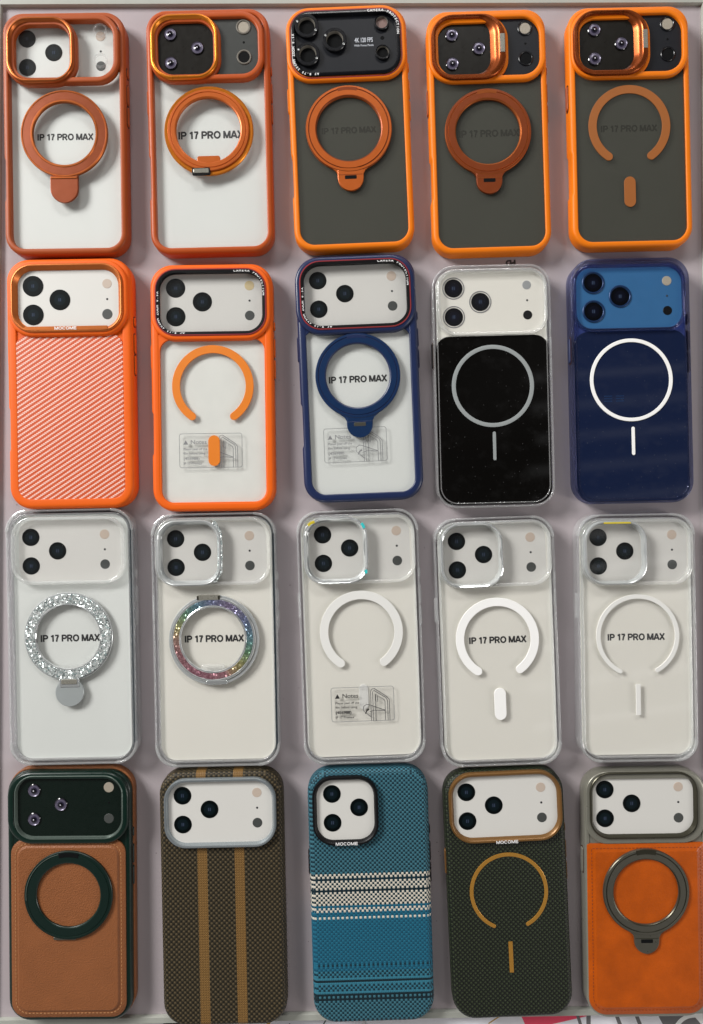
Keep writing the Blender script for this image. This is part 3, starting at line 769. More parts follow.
def case_13():
    p = case(-0.9, 260.6, 2.4, 'smoky grey case with bright orange frame and full black camera plate printed 4K 120 FPS')
    bumper(p, 81.9, 164.5, M['orange']); buttons(p, 81.9, M['orange'])
    insert_card(p, 75, 158, 'card', False, TXT, (-1.0, -0.2), cam=False, sensors=False, size=5.4)
    slab('back_panel', 75, 157.5, 10, 0, 0, 9.5, 10.3, M['smoke'], p)
    sweep('camera_frame', prof(0, 4, 8.8, 12.8, 1.6, 0.8, 4, 0.2), 81.0, 50.2, 16, -0.4, 56.6, M['orange'], p)
    pl = slab('camera_plate', 75.3, 45.7, 13.4, -0.6, 56.2, 9.0, 11.6, M['black_matte'], p, 0.3)
    sweep('trim', [(0, 11.4), (0, 13.0), (0.7, 13.0), (0.7, 11.4)], 75.7, 46.1, 13.6, -0.6, 56.2, M['wine'], pl)
    sweep('plate_rim', [(1.0, 11.4), (1.0, 13.7), (1.4, 14.0), (3.1, 14.0), (3.9, 11.4)], 75.3, 45.7, 13.4, -0.6, 56.2, M['black_gloss'], pl)
    for x, y in ((-26.5, 68.5), (-8.0, 58.4), (-26.5, 49.5)):
        n = 48
        L = [(circ(8.0, 0, 0, n), 11.5), (circ(8.0, 0, 0, n), 13.8), (circ(7.6, 0, 0, n), 14.2), (circ(6.0, 0, 0, n), 14.2), (circ(5.7, 0, 0, n), 13.9), (circ(5.1, 0, 0, n), 10.8)]
        q = loops('lens_cup', L, [M['black_gloss'], M['hole_wall']], pl, False, False, False, band=[0, 0, 0, 0, 1], loc=(x, y, 0))
        disc('lens_glass', 5.6, 0, 0, 11.55, 11.66, M['hole'], q)
        for a in (155, -30): disc('rhinestone', 0.8, 6.8 * cos(radians(a)), 6.8 * sin(radians(a)), 14.1, 14.65, M['chrome'], q, 0.4, 12)
    for nm, (x, y) in (('flash', (24.2, 69.2)), ('sensor', (24.0, 49.2))):
        L = [(circ(5.0, 0, 0, 40), 11.5), (circ(5.0, 0, 0, 40), 13.0), (circ(4.6, 0, 0, 40), 13.4), (circ(4.0, 0, 0, 40), 13.2), (circ(3.7, 0, 0, 40), 11.2)]
        q = loops('sensor_rim', L, [M['black_gloss'], M['hole_wall']], pl, False, False, False, band=[0, 0, 0, 1], loc=(x, y, 0))
        disc(nm, 4.0, 0, 0, 11.55, 11.68, M['flash_pink'] if nm == 'flash' else M['hole'], q)
    disc('microphone', 1.3, 24.3, 59.6, 11.5, 11.75, M['hole'], pl)
    lettering([('4K 120 FPS', 4.3, 11.6, 58.5, 11.63, 0, 0.08, 'CENTER', 0.62), ('With Focus Pixels', 1.9, 11.6, 55.0, 11.63, 0, 0.03, 'CENTER', 0.95)], M['ink_silver'], pl)
    path_text(pl, 'CAMERA PROTECTION', 75.3, 45.7, 13.4, -0.6, 56.2, 2.25, 14.0, 2.2, 16.0, M['ink_white'])
    path_text(pl, 'AF 8.75 200MM ZOOM 0.5X', 75.3, 45.7, 13.4, -0.6, 56.2, 2.25, 14.0, 2.0, 122.0, M['ink_white'])
    dark_stand(p, -1.0, 0.4)
def dark_stand(p, cx, cy, mat='orange_ring', edge='rust_paint', slot='hole', tab_w=17.6, ro=29.2, ri=21.8, z=10.35):
    mat, edge = M[mat], M[edge]
    stand_ring(p, cx, cy, ro, ri, z, mat, edge, False)
    cx, cy = raised(p, 2.4 + z - 10.4, cx, cy)
    t = stroke('stand_tab', [(cx, cy - 26.5), (cx, cy - 30), (cx, cy - 33.2)], tab_w, z, z + 1.65, 0.4, mat, p, None)
    for s in (-1, 1):                        # flared neck
        V = [(cx + s * (tab_w / 2 - 1.0), cy - 24.6), (cx + s * (tab_w / 2 + 4.6), cy - 25.6), (cx + s * (tab_w / 2 + 1.2), cy - 28.2), (cx + s * (tab_w / 2 - 0.2), cy - 31.0), (cx + s * (tab_w / 2 - 1.0), cy - 31.6)]
        L = [(V, z + 0.05), (V, z + 1.55)]
        loops('neck', L, mat, t, False, True, True)
    slab('hinge_slot', 8.0, 2.5, 0.5, cx, cy - 33.0, z + 1.55, z + 1.72, M[slot], t, 0.05)
    stroke('hinge_line', [(cx - tab_w / 2 + 0.6, cy - 31.2), (cx, cy - 31.2), (cx + tab_w / 2 - 0.6, cy - 31.2)], 0.45, z + 1.6, z + 1.73, 0.1, edge, t, False)
    stroke('finger_notch', arc(ro - 2.2, 76, 104, 0, 0, 12), 2.2, z + 1.85, z + 2.01, 0.1, edge, p, False, (cx, cy, 0))
def flip_camera(p, sq, win, mat, cy):
    sweep('camera_frame', prof(0, 4.0, 8.8, 13.0, 1.5, 1.0, 4, 0.2), 79.5, 46.8, 16, -0.2, cy + 0.8, mat, p)
    w = slab('camera_plate', 74, 43, 13, 0, cy, 10.2, 10.9, M['black_matte'], p)
    d = slab('lens_plate', 40, 39, 10, -15.9, 56.7, 10.8, 11.3, M['dark_window'], p)
    for x, y in LENS: mini_lens(d, x + 1.6, y - 3.0, 11.3)
    dark_sensors(w, 10.95, 'flash_w', (1.2, -0.5), 'black_gloss')
    sweep('frame_base', prof(0, 5.0, 9.4, 12.8, 1.2, 0.5, 4, 0.2), sq[2] + 2.6, sq[3] + 1.6, 15.5, sq[0] + 1.0, sq[1] - 0.2, mat, p)
    # frame whose right side is the broad folding stand
    ox, oy, ow, oh = sq; ix, iy, iw, ih = win
    L = []
    for (t_, z, k) in ((0, 9.2, 0), (0, 14.2, 0), (0, 14.9, 0.05), (0, 15.3, 0.12), (0, 15.3, 0.42), (0, 14.6, 0.5), (0, 14.4, 0.62), (0, 13.2, 0.78), (0, 11.2, 1.0), (0, 9.2, 1.0)):
        L.append((rr(ow + (iw - ow) * k, oh + (ih - oh) * k, 15 + (10 - 15) * k, ox + (ix - ox) * k, oy + (iy - oy) * k), z))
    f = loops('lens_frame', L, M['copper'], p)
    slab('hinge', 3.2, 12.5, 0.5, sq[0] + sq[2] / 2 - 2.2, sq[1] + 1.5, 15.2, 15.55, M['steel_hinge'], f)
def case_14():
    p = case(93.5, 258.4, 1.75, 'smoky grey case with orange frame, copper lens frame and orange ring stand with tab')
    bumper(p, 80.8, 165.3, M['orange']); buttons(p, 80.8, M['rust'])
    insert_card(p, 75, 158, 'card', False, TXT, (0.2, -0.2), cam=False, sensors=False, size=6.0)
    slab('back_panel', 75, 158, 10, 0, 0, 9.5, 10.3, M['smoke'], p)
    flip_camera(p, (-13.0, 55.3, 49.9, 43.3), (-15.9, 56.7, 36.2, 36.0), M['orange'], 55.4)
    dark_stand(p, -0.6, 0.5, 'rust_paint', 'rust_metal')
def case_15():
    p = case(189.5, 261.6, 1.3, 'smoky grey case with orange frame, open orange brown magnet ring and short pill bar')
    bumper(p, 82.1, 163.6, M['orange']); buttons(p, 82.1, M['rust'])
    insert_card(p, 75, 157, 'card', False, TXT, (-0.4, 0.0), cam=False, sensors=False, size=5.6)
    slab('back_panel', 75, 157, 10, 0, 0, 9.5, 10.3, M['smoke'], p)
    flip_camera(p, (-13.6, 54.9, 50.2, 43.2), (-15.4, 56.0, 36.8, 35.6), M['orange'], 54.8)
    magnet(p, -0.3, 1.2, 27.8, 22.2, 10.3, M['magnet_brown'], 0.4, -61, 241, True, 7.8, 20.6, -43.4)
# ---- row 2
def case_21():
    p = case(-190.7, 87.3, 1.0, 'solid vivid orange case with slanting pale dashed weave on its back')
    bumper(p, 85.3, 169.8, M['coral'], 6.6, 11.4, 15, 3.0, 0.6); buttons(p, 85.3, M['coral2'])
    slab('inner_shell', 78, 160, 12, 0, 0, 6, 10.4, M['coral'], p)
    slab('woven_panel', 73.4, 112.9, 9, -0.5, -23.2, 10.2, 11.2, M['twill'], p, 0.5)
    c = slab('camera_card', 72, 43, 11, -1.0, 58.3, 10.3, 10.9, M['card_cam'], p, 0.1)
    for x, y in LENS: disc('lens', 7.0, x + 1.1, y - 2.0, 10.9, 11.2, M['lens_print'], c)
    disc('flash', 3.2, 26.0, 67.2, 10.9, 11.05, M['flash'], c); disc('microphone', 0.75, 26, 56.7, 10.9, 11.0, M['speck'], c); disc('sensor', 3.5, 25.9, 46.5, 10.9, 11.05, M['sensor'], c)
    sweep('camera_island', prof(0, 4.4, 8.5, 13.4, 2.2, 0.5, 5, 0.2), 82.0, 52.0, 17.5, -0.2, 57.4, M['coral'], p)
    P = [(0, 10), (0, 13.5), (0.3, 14.1), (0.9, 14.4), (1.5, 14.4), (1.9, 14.1), (3.4, 11.2), (3.9, 10.95), (3.9, 10)]
    f = sweep('lens_frame', P, 76.0, 46.6, 14.5, -0.4, 57.2, M['copper_matte'], p)
    slab('name_bar', 56, 2.6, 0.6, -0.9, 36.6, 13.6, 14.6, M['copper_matte'], f, 0.2)
    block_text('MOCOME', 2.0, -1.2, 36.55, 14.62, M['ink_white'], f, 0.2, 1.5)
def plate_case(cx, cy, rot, label, w, h, mat, trim, pr, po, pi_, shift, card, text=None, txy=(0, 0), flash='flash'):
    p = case(cx, cy, rot, label)
    bumper(p, w, h, mat, 5.6, 11.3, 15, 2.6, 0.9); buttons(p, w, mat)
    insert_card(p, 75, 159, card, True, text, txy, cam=True, cam_rect=(po[0], po[1], 72, 42), shift=shift, flash=flash, lens_r=6.6 if not text else 6.0, size=5.8)
    slab('back_panel', 74, 156, 10, 0, 0, 9.5, 10.3, M['clear_frost'], p)
    return p, None
def black_frame(p, mat, po, trim):
    sweep('camera_frame', prof(0, 4.4, 8.8, 13.0, 2.0, 0.6, 5, 0.2), po[2] + 6.2, po[3] + 6.0, 17, po[0], po[1], mat, p)
    f = sweep('lens_frame', [(0, 10.3), (0, 13.3), (0.3, 13.6), (0.8, 13.6), (2.7, 13.4), (2.9, 12.8), (2.9, 10.3)], po[2], po[3], 14, po[0], po[1], [M['black'], trim], p,
              band=[1, 1, 1, 0, 0, 0, 0])
    path_text(f, 'CAMERA PROTECTION', po[2], po[3], 14, po[0], po[1], 1.75, 13.5, 2.2, 16.5, M['ink_white'])
    path_text(f, 'AF 8.75 200MM ZOOM 0.5X', po[2], po[3], 14, po[0], po[1], 1.75, 13.5, 2.1, 121.5, M['ink_white'])
    return f
def window_bar(p, w, mat, y0=33.6, y1=30.0):
    pass
def case_22():
    p, _ = plate_case(-94.3, 84.5, 0.8, 'milky clear case with orange frame, open orange magnet ring and pill on printed notice', 83.2, 167.7, M['coral2'], None, 0, (-0.1, 57.3, 75.3, 45.3), None, (0.6, 0.2), 'card_blotch', flash='flash_y')
    back_frame(p, 83.2, 167.7, (0.1, -22.5, 70.9, 110.5), M['coral2'])
    black_frame(p, M['coral2'], (-0.1, 57.3, 75.3, 45.3), M['wine'])
    notice(p, -1.8, -42.7, 10.35, False)
    magnet(p, -0.1, 1.3, 27.7, 22.3, 10.4, M['magnet_orange'], 0.4, -62, 241, True, 7.9, 20.8, -42.6)
def back_frame(p, w, h, win, mat):
    """coloured surround of the back window, inside the bumper"""
    L = []
    x, y, a, b = win
    for (o, z) in ((0.0, 9.4), (0.0, 10.7), (0.25, 11.0)):
        L.append((rr(a + 2 * o, b + 2 * o, 8 + o, x, y), z))
    top = 36.2; bot = -h / 2 + 3.2
    L.append((rr(w - 7, top - bot, (11, 1.0), 0, (top + bot) / 2), 11.05)); L.append((rr(w - 7, top - bot, (11, 1.0), 0, (top + bot) / 2), 9.4))
    loops('window_surround', L, mat, p)
def case_23():
    p, _ = plate_case(5.4, 90.8, 2.4, 'clear case with navy blue frame and blue ring stand above a printed notice', 81.3, 167.1, M['navy'], None, 0, (-0.5, 56.5, 75, 46.7), None, (-0.3, -0.2), 'card', TXT, (-1.2, -0.1))
    back_frame(p, 81.3, 167.1, (-0.5, -22.8, 72.5, 112.6), M['navy'])
    black_frame(p, M['navy'], (-0.5, 56.5, 75, 46.7), M['wine'])
    notice(p, -4.6, -45.0, 10.35, False)
    dark_stand(p, -1.0, 2.1, 'navy_ring', 'navy', 'gun', 17.6, 28.8, 21.6)
def clear_shell(p, w, h, gm, t=4.0, z1=11.2, r=14.5):
    bumper(p, w, h, gm, 1.3, z1, r, 0.5, 0.4, False, 0.0, 0.5)
    sweep('inner_wall', prof(2.7, t - 0.1, 6.0, z1 - 0.6, 0.4, 0.4, 3, 0.3), w, h, r, 0, 0, gm, p)
def corner_pads(p, w, h, gm):
    """thicker shock corners standing a little proud of the rim"""
    for sx_ in (1, -1):
        for sy_ in (1, -1):
            c0 = atan2(sy_, sx_); ox, oy = sx_ * (w / 2 - 14.5), sy_ * (h / 2 - 14.5)
            a0 = math.degrees(c0)
            stroke('corner_pad', arc(13.6, a0 - 42, a0 + 42, ox, oy, 14), 2.0, 2.0, 11.7, 0.7, gm, p)
def clear_buttons(p, w, gm): buttons(p, w, gm)
def case_24():
    p = case(96.4, 85.5, 1.4, 'clear rimmed case with polished black back and thin grey magnet circle')
    clear_shell(p, 80.3, 164.6, M['glass'], 3.6)
    buttons(p, 80.3, M['glass'], True, False)
    buttons(p, 80.3, M['black'], False, True)
    c = slab('insert_card', 75, 158, 11, 0, 0, 7.8, 8.8, M['card2'], p)
    for x, y in LENS:
        disc('lens', 6.2, x - 0.1, y - 0.9, 8.85, 9.1, M['lens_print_blue'], c)
        ring('lens_collar', [(7.5, 8.7), (7.5, 9.0), (7.4, 9.1), (7.0, 9.1), (6.9, 9.0), (6.9, 8.7)], x - 0.1, y - 0.9, M['ink_grey'], c, n=48)
    disc('flash', 3.0, 24.6, 68.6, 8.8, 9.0, M['silver'], c); disc('microphone', 0.7, 24.7, 58.2, 8.8, 8.95, M['speck'], c); disc('sensor', 3.1, 24.8, 48.2, 8.8, 9.0, M['black'], c)
    slab('black_back', 76.8, 114.6, 9.5, -0.2, -22.9, 9.0, 10.2, M['black_back'], p)
    slab('clear_cover', 75, 46, 11, 0, 57.5, 9.5, 10.2, M['clear'], p)
    sweep('camera_rim', prof(0, 2.2, 9.6, 12.8, 0.9, 0.8, 4, 0.2), 74.5, 45.0, 12.5, 0.4, 57.0, M['glass_warm'], p)
    ring('magnet_ring', [(27.9, 10.1), (27.9, 10.55), (27.7, 10.6), (25.4, 10.6), (25.2, 10.55), (25.2, 10.1)], -0.4, 0.1, M['silver_tab'], p)
    stroke('alignment_bar', [(0, 8.7), (0, 0), (0, -8.7)], 2.1, 10.1, 10.6, 0.1, M['silver_tab'], p, True, (-0.2, -40.6, 0))
def case_25():
    p = case(190.4, 89.1, 1.3, 'blue tinted clear case with blue camera area, glossy navy back and thin white magnet circle')
    clear_shell(p, 80.3, 166.3, M['glass_blue'], 3.6)
    buttons(p, 80.3, M['navy'], True, True)
    c = slab('blue_plate', 75, 159, 11, 0, 0, 7.8, 9.0, M['blue_back'], p)
    d = slab('camera_plate', 72.7, 41.8, 11, -0.8, 56.4, 9.0, 9.6, M['blue_plate'], p)
    for x, y in LENS:
        disc('lens', 6.2, x + 0.7, y - 1.0, 9.6, 9.9, M['lens_print_blue'], d)
        ring('lens_collar', [(7.6, 9.5), (7.6, 10.1), (7.3, 10.3), (6.7, 10.3), (6.4, 10.0), (6.4, 9.5)], x + 0.7, y - 1.0, M['navy_ring'], d, n=48)
    disc('flash', 3.2, 25.5, 67.6, 9.6, 9.8, M['flash_w'], d); disc('microphone', 0.7, 25.5, 57.4, 9.6, 9.75, M['speck'], d); disc('sensor', 3.1, 25.6, 47.4, 9.6, 9.8, M['black'], d)
    slab('glossy_back', 76.4, 115.6, 9.5, -0.2, -23.8, 9.2, 10.2, M['navy_back'], p)
    sweep('camera_rim', prof(0, 1.8, 9.2, 12.6, 0.8, 0.7, 4, 0.2), 76.0, 45.2, 12.5, -0.8, 56.4, M['glass_blue'], p)
    ring('magnet_ring', [(28.1, 10.1), (28.1, 10.6), (27.9, 10.7), (25.9, 10.7), (25.7, 10.6), (25.7, 10.1)], -0.4, 0.6, M['white'], p)
    stroke('alignment_bar', [(0, 8.6), (0, 0), (0, -8.6)], 2.1, 10.1, 10.7, 0.1, M['white'], p, True, (0.1, -40.8, 0))
    strokes('printed_code', [[(x0, y), (x0 + 5.5, y)] for x0 in (-19, -11) for y in (-13.5, -11.8, -10.1)], 0.7, 10.15, 10.22, M['navy_ring'], p)
# ---- row 3
def clear_case(cx, cy, rot, label, w, h, card_w, card_h, text, txy, card='card2', shift=(0, 0), size=5.7, cardc=(0, 0)):
    p = case(cx, cy, rot, label)
    clear_shell(p, w, h, M['glass']); corner_pads(p, w, h, M['glass_warm']); buttons(p, w, M['glass_warm'])
    c = insert_card(p, card_w, card_h, card, True, text, txy, cam_rect=(0, 58.8, 71, 42), shift=shift, lens_r=5.95, size=size)
    slab('back_panel', w - 7, h - 7, 11.5, 0, 0, 9.7, 10.4, M['clear'], p)
    return p, c
def clear_camera(p, cam, sq=None, ringm=None, t=3.0):
    sweep('camera_rim', prof(0, 2.4, 9.8, 13.0, 0.9, 0.9, 4, 0.2), cam[2] + 4, cam[3] + 3.6, 13.5, cam[0], cam[1], M['glass_warm'], p)
    if sq:
        P = [(0, 10.2), (0, 14.0), (0.3, 14.6), (0.9, 14.8), (1.4, 14.5), (t, 10.8), (t, 10.2)]
        sweep('lens_frame', P, sq[2], sq[3], 13.5, sq[0], sq[1], ringm or M['chrome'], p)
def case_31():
    p, c = clear_case(-190.0, -84.7, 1.2, 'clear case with silver glitter ring and round grey metal tab folded out', 86.5, 173.3, 78.5, 165.5, TXT, (-2.0, -1.2), 'card', (-2.0, -0.3), 5.9)
    slab('dark_refraction_slab', 78, 164, 10.5, 3.6, 1.2, 5.0, 7.9, M['refraction_slate'], c)  # added dark slab; its right edge imitates the refraction beside the card
    clear_camera(p, (-0.6, 58.8, 72.6, 42.2))
    ring('base_ring', [(30.0, 10.4), (30.0, 11.1), (29.6, 11.5), (28.6, 11.5), (28.2, 11.0), (28.2, 10.4)], -1.8, 0.3, M['silver'], p)
    ring('glitter_ring', [(28.9, 10.5), (28.9, 12.0), (28.5, 12.4), (22.8, 12.4), (22.4, 12.0), (22.4, 10.5)], -1.8, 0.3, M['glitter'], p)
    ring('inner_rim', [(22.6, 10.5), (22.6, 12.3), (22.3, 12.5), (21.9, 12.5), (21.6, 12.2), (21.6, 10.5)], -1.8, 0.3, M['chrome'], p)
    t = loops('stand_tab', [(circ(9.7), 10.4), (circ(9.7), 11.6), (circ(9.3), 12.0)], M['silver_tab'], p, False, True, True, loc=(-1.6, -37.4, 0))
    slab('hinge', 13.4, 5.6, 0.6, 0, 6.6, 11.0, 12.5, M['chrome'], t); slab('hinge_pin', 10.6, 3.2, 0.6, 0, 7.4, 12.4, 12.9, M['steel_hinge'], t)
def case_32():
    p, c = clear_case(-92.3, -86.7, 1.2, 'clear case with rainbow glitter ring stand folded flat in a silver rim', 84.7, 172.0, 78, 164, TXT, (-1.4, 0.4), 'card2', (-0.9, 0.7), 5.9)
    slab('dark_refraction_slab', 78, 163, 10.5, 2.2, 0.8, 5.0, 7.9, M['refraction_slate'], c)  # added as above, a narrower strip of imitated dark refraction
    clear_camera(p, (-0.6, 60.0, 74.1, 42.4), (-16.2, 59.4, 43.6, 44.5), M['silver'], 3.4)
    stroke('glitter_edge', [(1.5, 79.0), (4.6, 73), (5.0, 66), (5.0, 55), (4.4, 46), (1.0, 40.5)], 3.0, 12.0, 14.3, 0.4, M['glitter_fine'], p)
    ring('base_ring', [(30.6, 10.4), (30.6, 11.2), (30.2, 11.7), (28.8, 11.7), (28.4, 11.2), (28.4, 10.4)], -0.8, 0.0, M['silver'], p)
    ring('middle_rim', [(28.6, 10.6), (28.6, 12.2), (28.3, 12.5), (27.3, 12.5), (27.0, 12.2), (27.0, 10.6)], -1.2, 0.5, M['chrome'], p)
    ring('glitter_ring', [(27.1, 10.6), (27.1, 12.2), (26.8, 12.4), (23.0, 12.4), (22.7, 12.2), (22.7, 10.6)], -1.4, 0.6, M['rainbow'], p)
    ring('inner_rim', [(22.9, 10.6), (22.9, 12.4), (22.5, 12.6), (21.9, 12.6), (21.6, 12.3), (21.6, 10.6)], -1.4, 0.6, M['chrome'], p)
    slab('hinge', 14.5, 2.6, 0.8, 0.6, -28.5, 11.2, 12.7, M['chrome'], p)
    slab('clasp', 15.0, 3.6, 0.8, -3.8, 29.0, 11.0, 12.6, M['steel_hinge'], p)
    for x in (-11.0, 3.2): slab('clasp_end', 1.5, 3.0, 0.5, x, 28.8, 11.2, 12.65, M['gun_edge'], p)
    slab('stand_lip', 16.0, 4.2, 1.4, -1.8, -18.6, 10.6, 11.7, M['glass_warm'], p)
def case_33():
    p, c = clear_case(6.4, -84.5, 2.0, 'clear case with chrome lens frame, open white magnet ring and printed notice below it', 82.7, 172.1, 77, 163.5, None, (0, 0), 'card2', (1.6, 1.5))
    clear_camera(p, (1.0, 59.2, 71.5, 42.7), (-14.8, 59.0, 43.2, 45.2), M['chrome'], 3.4)
    for pts, m in (([(-33.0, 76.6), (-31.0, 78.2), (-28.6, 79.0)], 'painted_glint_yellow'), ([(3.0, 77.0), (4.0, 75.4), (4.7, 73.6)], 'painted_glint_cyan'), ([(5.0, 45.5), (5.0, 44.2), (4.8, 43.0)], 'painted_glint_cyan')):
        stroke('painted_glint', pts, 1.9, 13.0, 14.9, 0.2, M[m], p, False)  # iridescent reflections on the chrome frame, painted as small coloured pieces
    magnet(p, 0.4, 2.6, 28.2, 22.4, 10.5, M['white_soft'], 0.22, -61, 241)
    stroke('alignment_bar', [(0, 5.5), (0, 0), (0, -5.5)], 6.4, 8.4, 8.9, 0.2, M['white_soft'], p, True, (0.6, -41.6, 0))
    notice(p, -0.4, -45.9, 10.46, True)
def case_34():
    p, c = clear_case(99.2, -87.8, 2.1, 'clear case with thick white open magnet ring and wide white pill bar', 81.6, 168.9, 76.5, 161.5, TXT, (0.4, 0.6), 'card2', (0.2, 0.4))
    clear_camera(p, (-0.2, 59.6, 73, 41.3), (-15.8, 59.1, 42.0, 43.8), M['chrome'], 2.6)
    magnet(p, 0.2, 1.1, 28.2, 22.6, 10.5, M['white'], 0.45, -61, 243, True, 7.9, 21.6, -42.8, True, 0.7)
def case_35():
    p, c = clear_case(194.1, -85.4, 0.9, 'clear case with thin white open magnet ring and narrow white bar', 79.8, 168.4, 75.5, 160, TXT, (-0.1, 0.2), 'card2', (0.4, 0.2))
    clear_camera(p, (0.2, 58.4, 71, 41.3), (-15.0, 58.2, 42.0, 43.0), M['silver'], 2.4)
    magnet(p, 0.8, 1.0, 28.2, 25.3, 10.5, M['white_soft'], 0.5, -64, 246, True, 3.2, 20.8, -42.2, False, 0.4)
    strokes('painted_reflection', [[(-23, 78.3), (-14, 78.3), (-5, 78.3)]], 1.1, 13.6, 14.95, M['painted_glint_yellow'], p)  # yellow reflection on the frame top, painted as a bar
# ---- row 4
def case_41():
    p = case(-191.5, -260.9, 0.4, 'brown stitched leather case with dark green frame and dark green ring stand')
    bumper(p, 84.0, 170.0, M['forest'], 4.0, 10.4, 15, 2.2, 0.6, False)
    buttons(p, 84.0, M['forest'], True, False)
    sweep('side_leather', prof(-0.7, 1.0, 0.2, 6.2, 0.7, 0.3, 4, 0.6), 84.0, 170.0, 15, 0.3, 0.6, M['leather_brown'], p)
    slab('inner_shell', 77, 162, 12, 0, 0, 6, 10.0, M['forest'], p)
    x, y, w, h = -0.4, -21.3, 77.6, 120.8
    l = [(rr(w, h, 10, x, y), 9.5), (rr(w, h, 10, x, y), 10.9), (rr(w - 0.8, h - 0.8, 9.6, x, y), 11.2), (rr(w - 8.4, h - 8.4, 7.5, x, y), 11.3), (rr(w - 9.6, h - 9.6, 7, x, y), 11.9), (rr(w - 11, h - 11, 6.4, x, y), 12.2)]
    q = loops('leather_back', l, M['leather_brown'], p, False, True, True)
    stitch_line(q, rr(w - 6.0, h - 6.0, 8, x, y, 5) + [rr(w - 6.0, h - 6.0, 8, x, y, 5)[0]], 11.3, M['thread_tan'], 1.4, 1.1, 0.38)
    sweep('camera_frame', prof(0, 4.4, 8.5, 13.4, 1.8, 0.6, 4, 0.2), 82.0, 48.6, 16.5, 0.3, 60.8, M['forest'], p)
    sweep('frame_edge', [(0.0, 12.0), (0.0, 13.4), (0.2, 13.6), (0.7, 13.6), (1.6, 11.3), (1.6, 11.0)], 73.2, 43.0, 12.8, 0.9, 61.4, M['forest_line'], p)
    d = slab('camera_plate', 71, 41.6, 11, 1.0, 61.8, 10.8, 11.4, M['forest_plate'], p)
    for a, b in LENS: mini_lens(d, a + 2.4, b + 4.2, 11.4)
    disc('flash', 3.4, 27.6, 74.2, 11.3, 11.65, M['flash_w'], d); disc('microphone', 0.7, 27.6, 63.8, 11.3, 11.5, M['hole'], d); disc('sensor', 3.3, 27.5, 53.1, 11.3, 11.6, M['sensor'], d)
    stand_ring(p, -1.1, 0.1, 29.8, 21.5, 12.0, M['forest_ring'], M['forest'], False)
    stroke('stand_edge', arc(28.4, 96, 186, 0, 0, 40), 0.4, 13.8, 14.05, 0.08, M['forest_line'], p, True, (0.5, 2.3, 0))
    stroke('notch', arc(27.4, 75, 103, 0, 0, 10), 3.0, 13.8, 14.1, 0.1, M['hole'], p, False, (0.5, 2.3, 0))
    slab('clasp', 15, 2.0, 0.6, -2.3, -27.0, 12.2, 13.4, M['gun'], p)
def fabric_case(p, w, h, mat, z1=12.0, r=15.5, bo=3.6):
    P = [(2.0, 0.0), (0.6, 0.5), (0, 2.0), (0, z1 - bo)] + [(bo * (1 - cos(pi / 2 * k / 6)), z1 - bo * (1 - sin(pi / 2 * k / 6))) for k in range(1, 7)]
    return sweep('shell', P, w, h, r, 0, 0, mat, p, False, closed=False, cap0=True, cap1=True)
def camera_window(p, cw, ch, cx, cy, frame, z, r, out, t=2.6, full=True, shift=(0, 0), zc=None):
    zc = zc or z - 2.4
    c = slab('camera_card', cw, ch, r, cx, cy, zc - 0.5, zc, M['card_cam'], p, 0.1)
    for a, b in LENS: disc('lens', 6.0, a + shift[0], b + shift[1], zc + 0.02, zc + 0.22, M['lens_print'], c)
    if full:
        disc('flash', 3.2, FLASH[0] + shift[0], FLASH[1] + shift[1], zc + 0.02, zc + 0.12, M['flash'], c); disc('microphone', 0.75, MIC[0] + shift[0], MIC[1] + shift[1], zc + 0.02, zc + 0.12, M['speck'], c); disc('sensor', 3.3, SENS[0] + shift[0], SENS[1] + shift[1], zc + 0.02, zc + 0.12, M['sensor'], c)
    P = [(0, 11), (0, z - 0.6), (0.4, z), (1.1, z + 0.1), (1.7, z - 0.2), (t, zc + 0.1), (t, 11)]
    return sweep('lens_frame', P, out[2], out[3], r + t, out[0], out[1], frame, p)
def case_42():
    p = case(-87.2, -261.9, 1.2, 'brown and black woven case with two gold bands and a steel camera frame')
    fabric_case(p, 83.9, 173.0, M['weave_gold'])
    camera_window(p, 71, 42, -0.5, 59.0, M['steel'], 15.2, 12, (-0.1, 59.2, 75.4, 46.4), 2.8, True, (-0.3, 2.4), 12.5)
def case_43():
    p = case(13.1, -260.1, 1.7, 'teal blue woven case with cream chequered bands and a square black lens frame')
    fabric_case(p, 81.9, 172.0, M['weave_blue'])
    f = camera_window(p, 40, 41, -15.3, 59.0, M['black'], 15.2, 11, (-15.4, 59.4, 44.4, 46.2), 2.9, False, (1.0, 2.0), 12.5)
    block_text('MOCOME', 2.0, -15.2, 37.6, 15.35, M['ink_white'], f, 0.2, 1.5)
    buttons(p, 81.9, M['black'], True, True)
def case_44():
    p = case(106.4, -259.1, 2.6, 'dark green woven case with bronze camera frame, gold open ring and gold bar')
    fabric_case(p, 81.4, 168.3, M['weave_green'])
    f = camera_window(p, 71, 43.5, 0.8, 59.6, M['bronze'], 15.2, 12.5, (0.2, 60.4, 76, 46.8), 3.0, True, (-0.3, 2.6), 12.5)
    block_text('MOCOME', 2.0, 0.0, 37.4, 15.3, M['ink_white'], f, 0.2, 1.5)
    buttons(p, 81.4, M['bronze'], True, True)
    magnet(p, 0.9, 0.5, 26.5, 24.0, 12.0, M['gold'], 0.35, -65, 247, True, 2.8, 20.8, -43.6, False, 0.2)
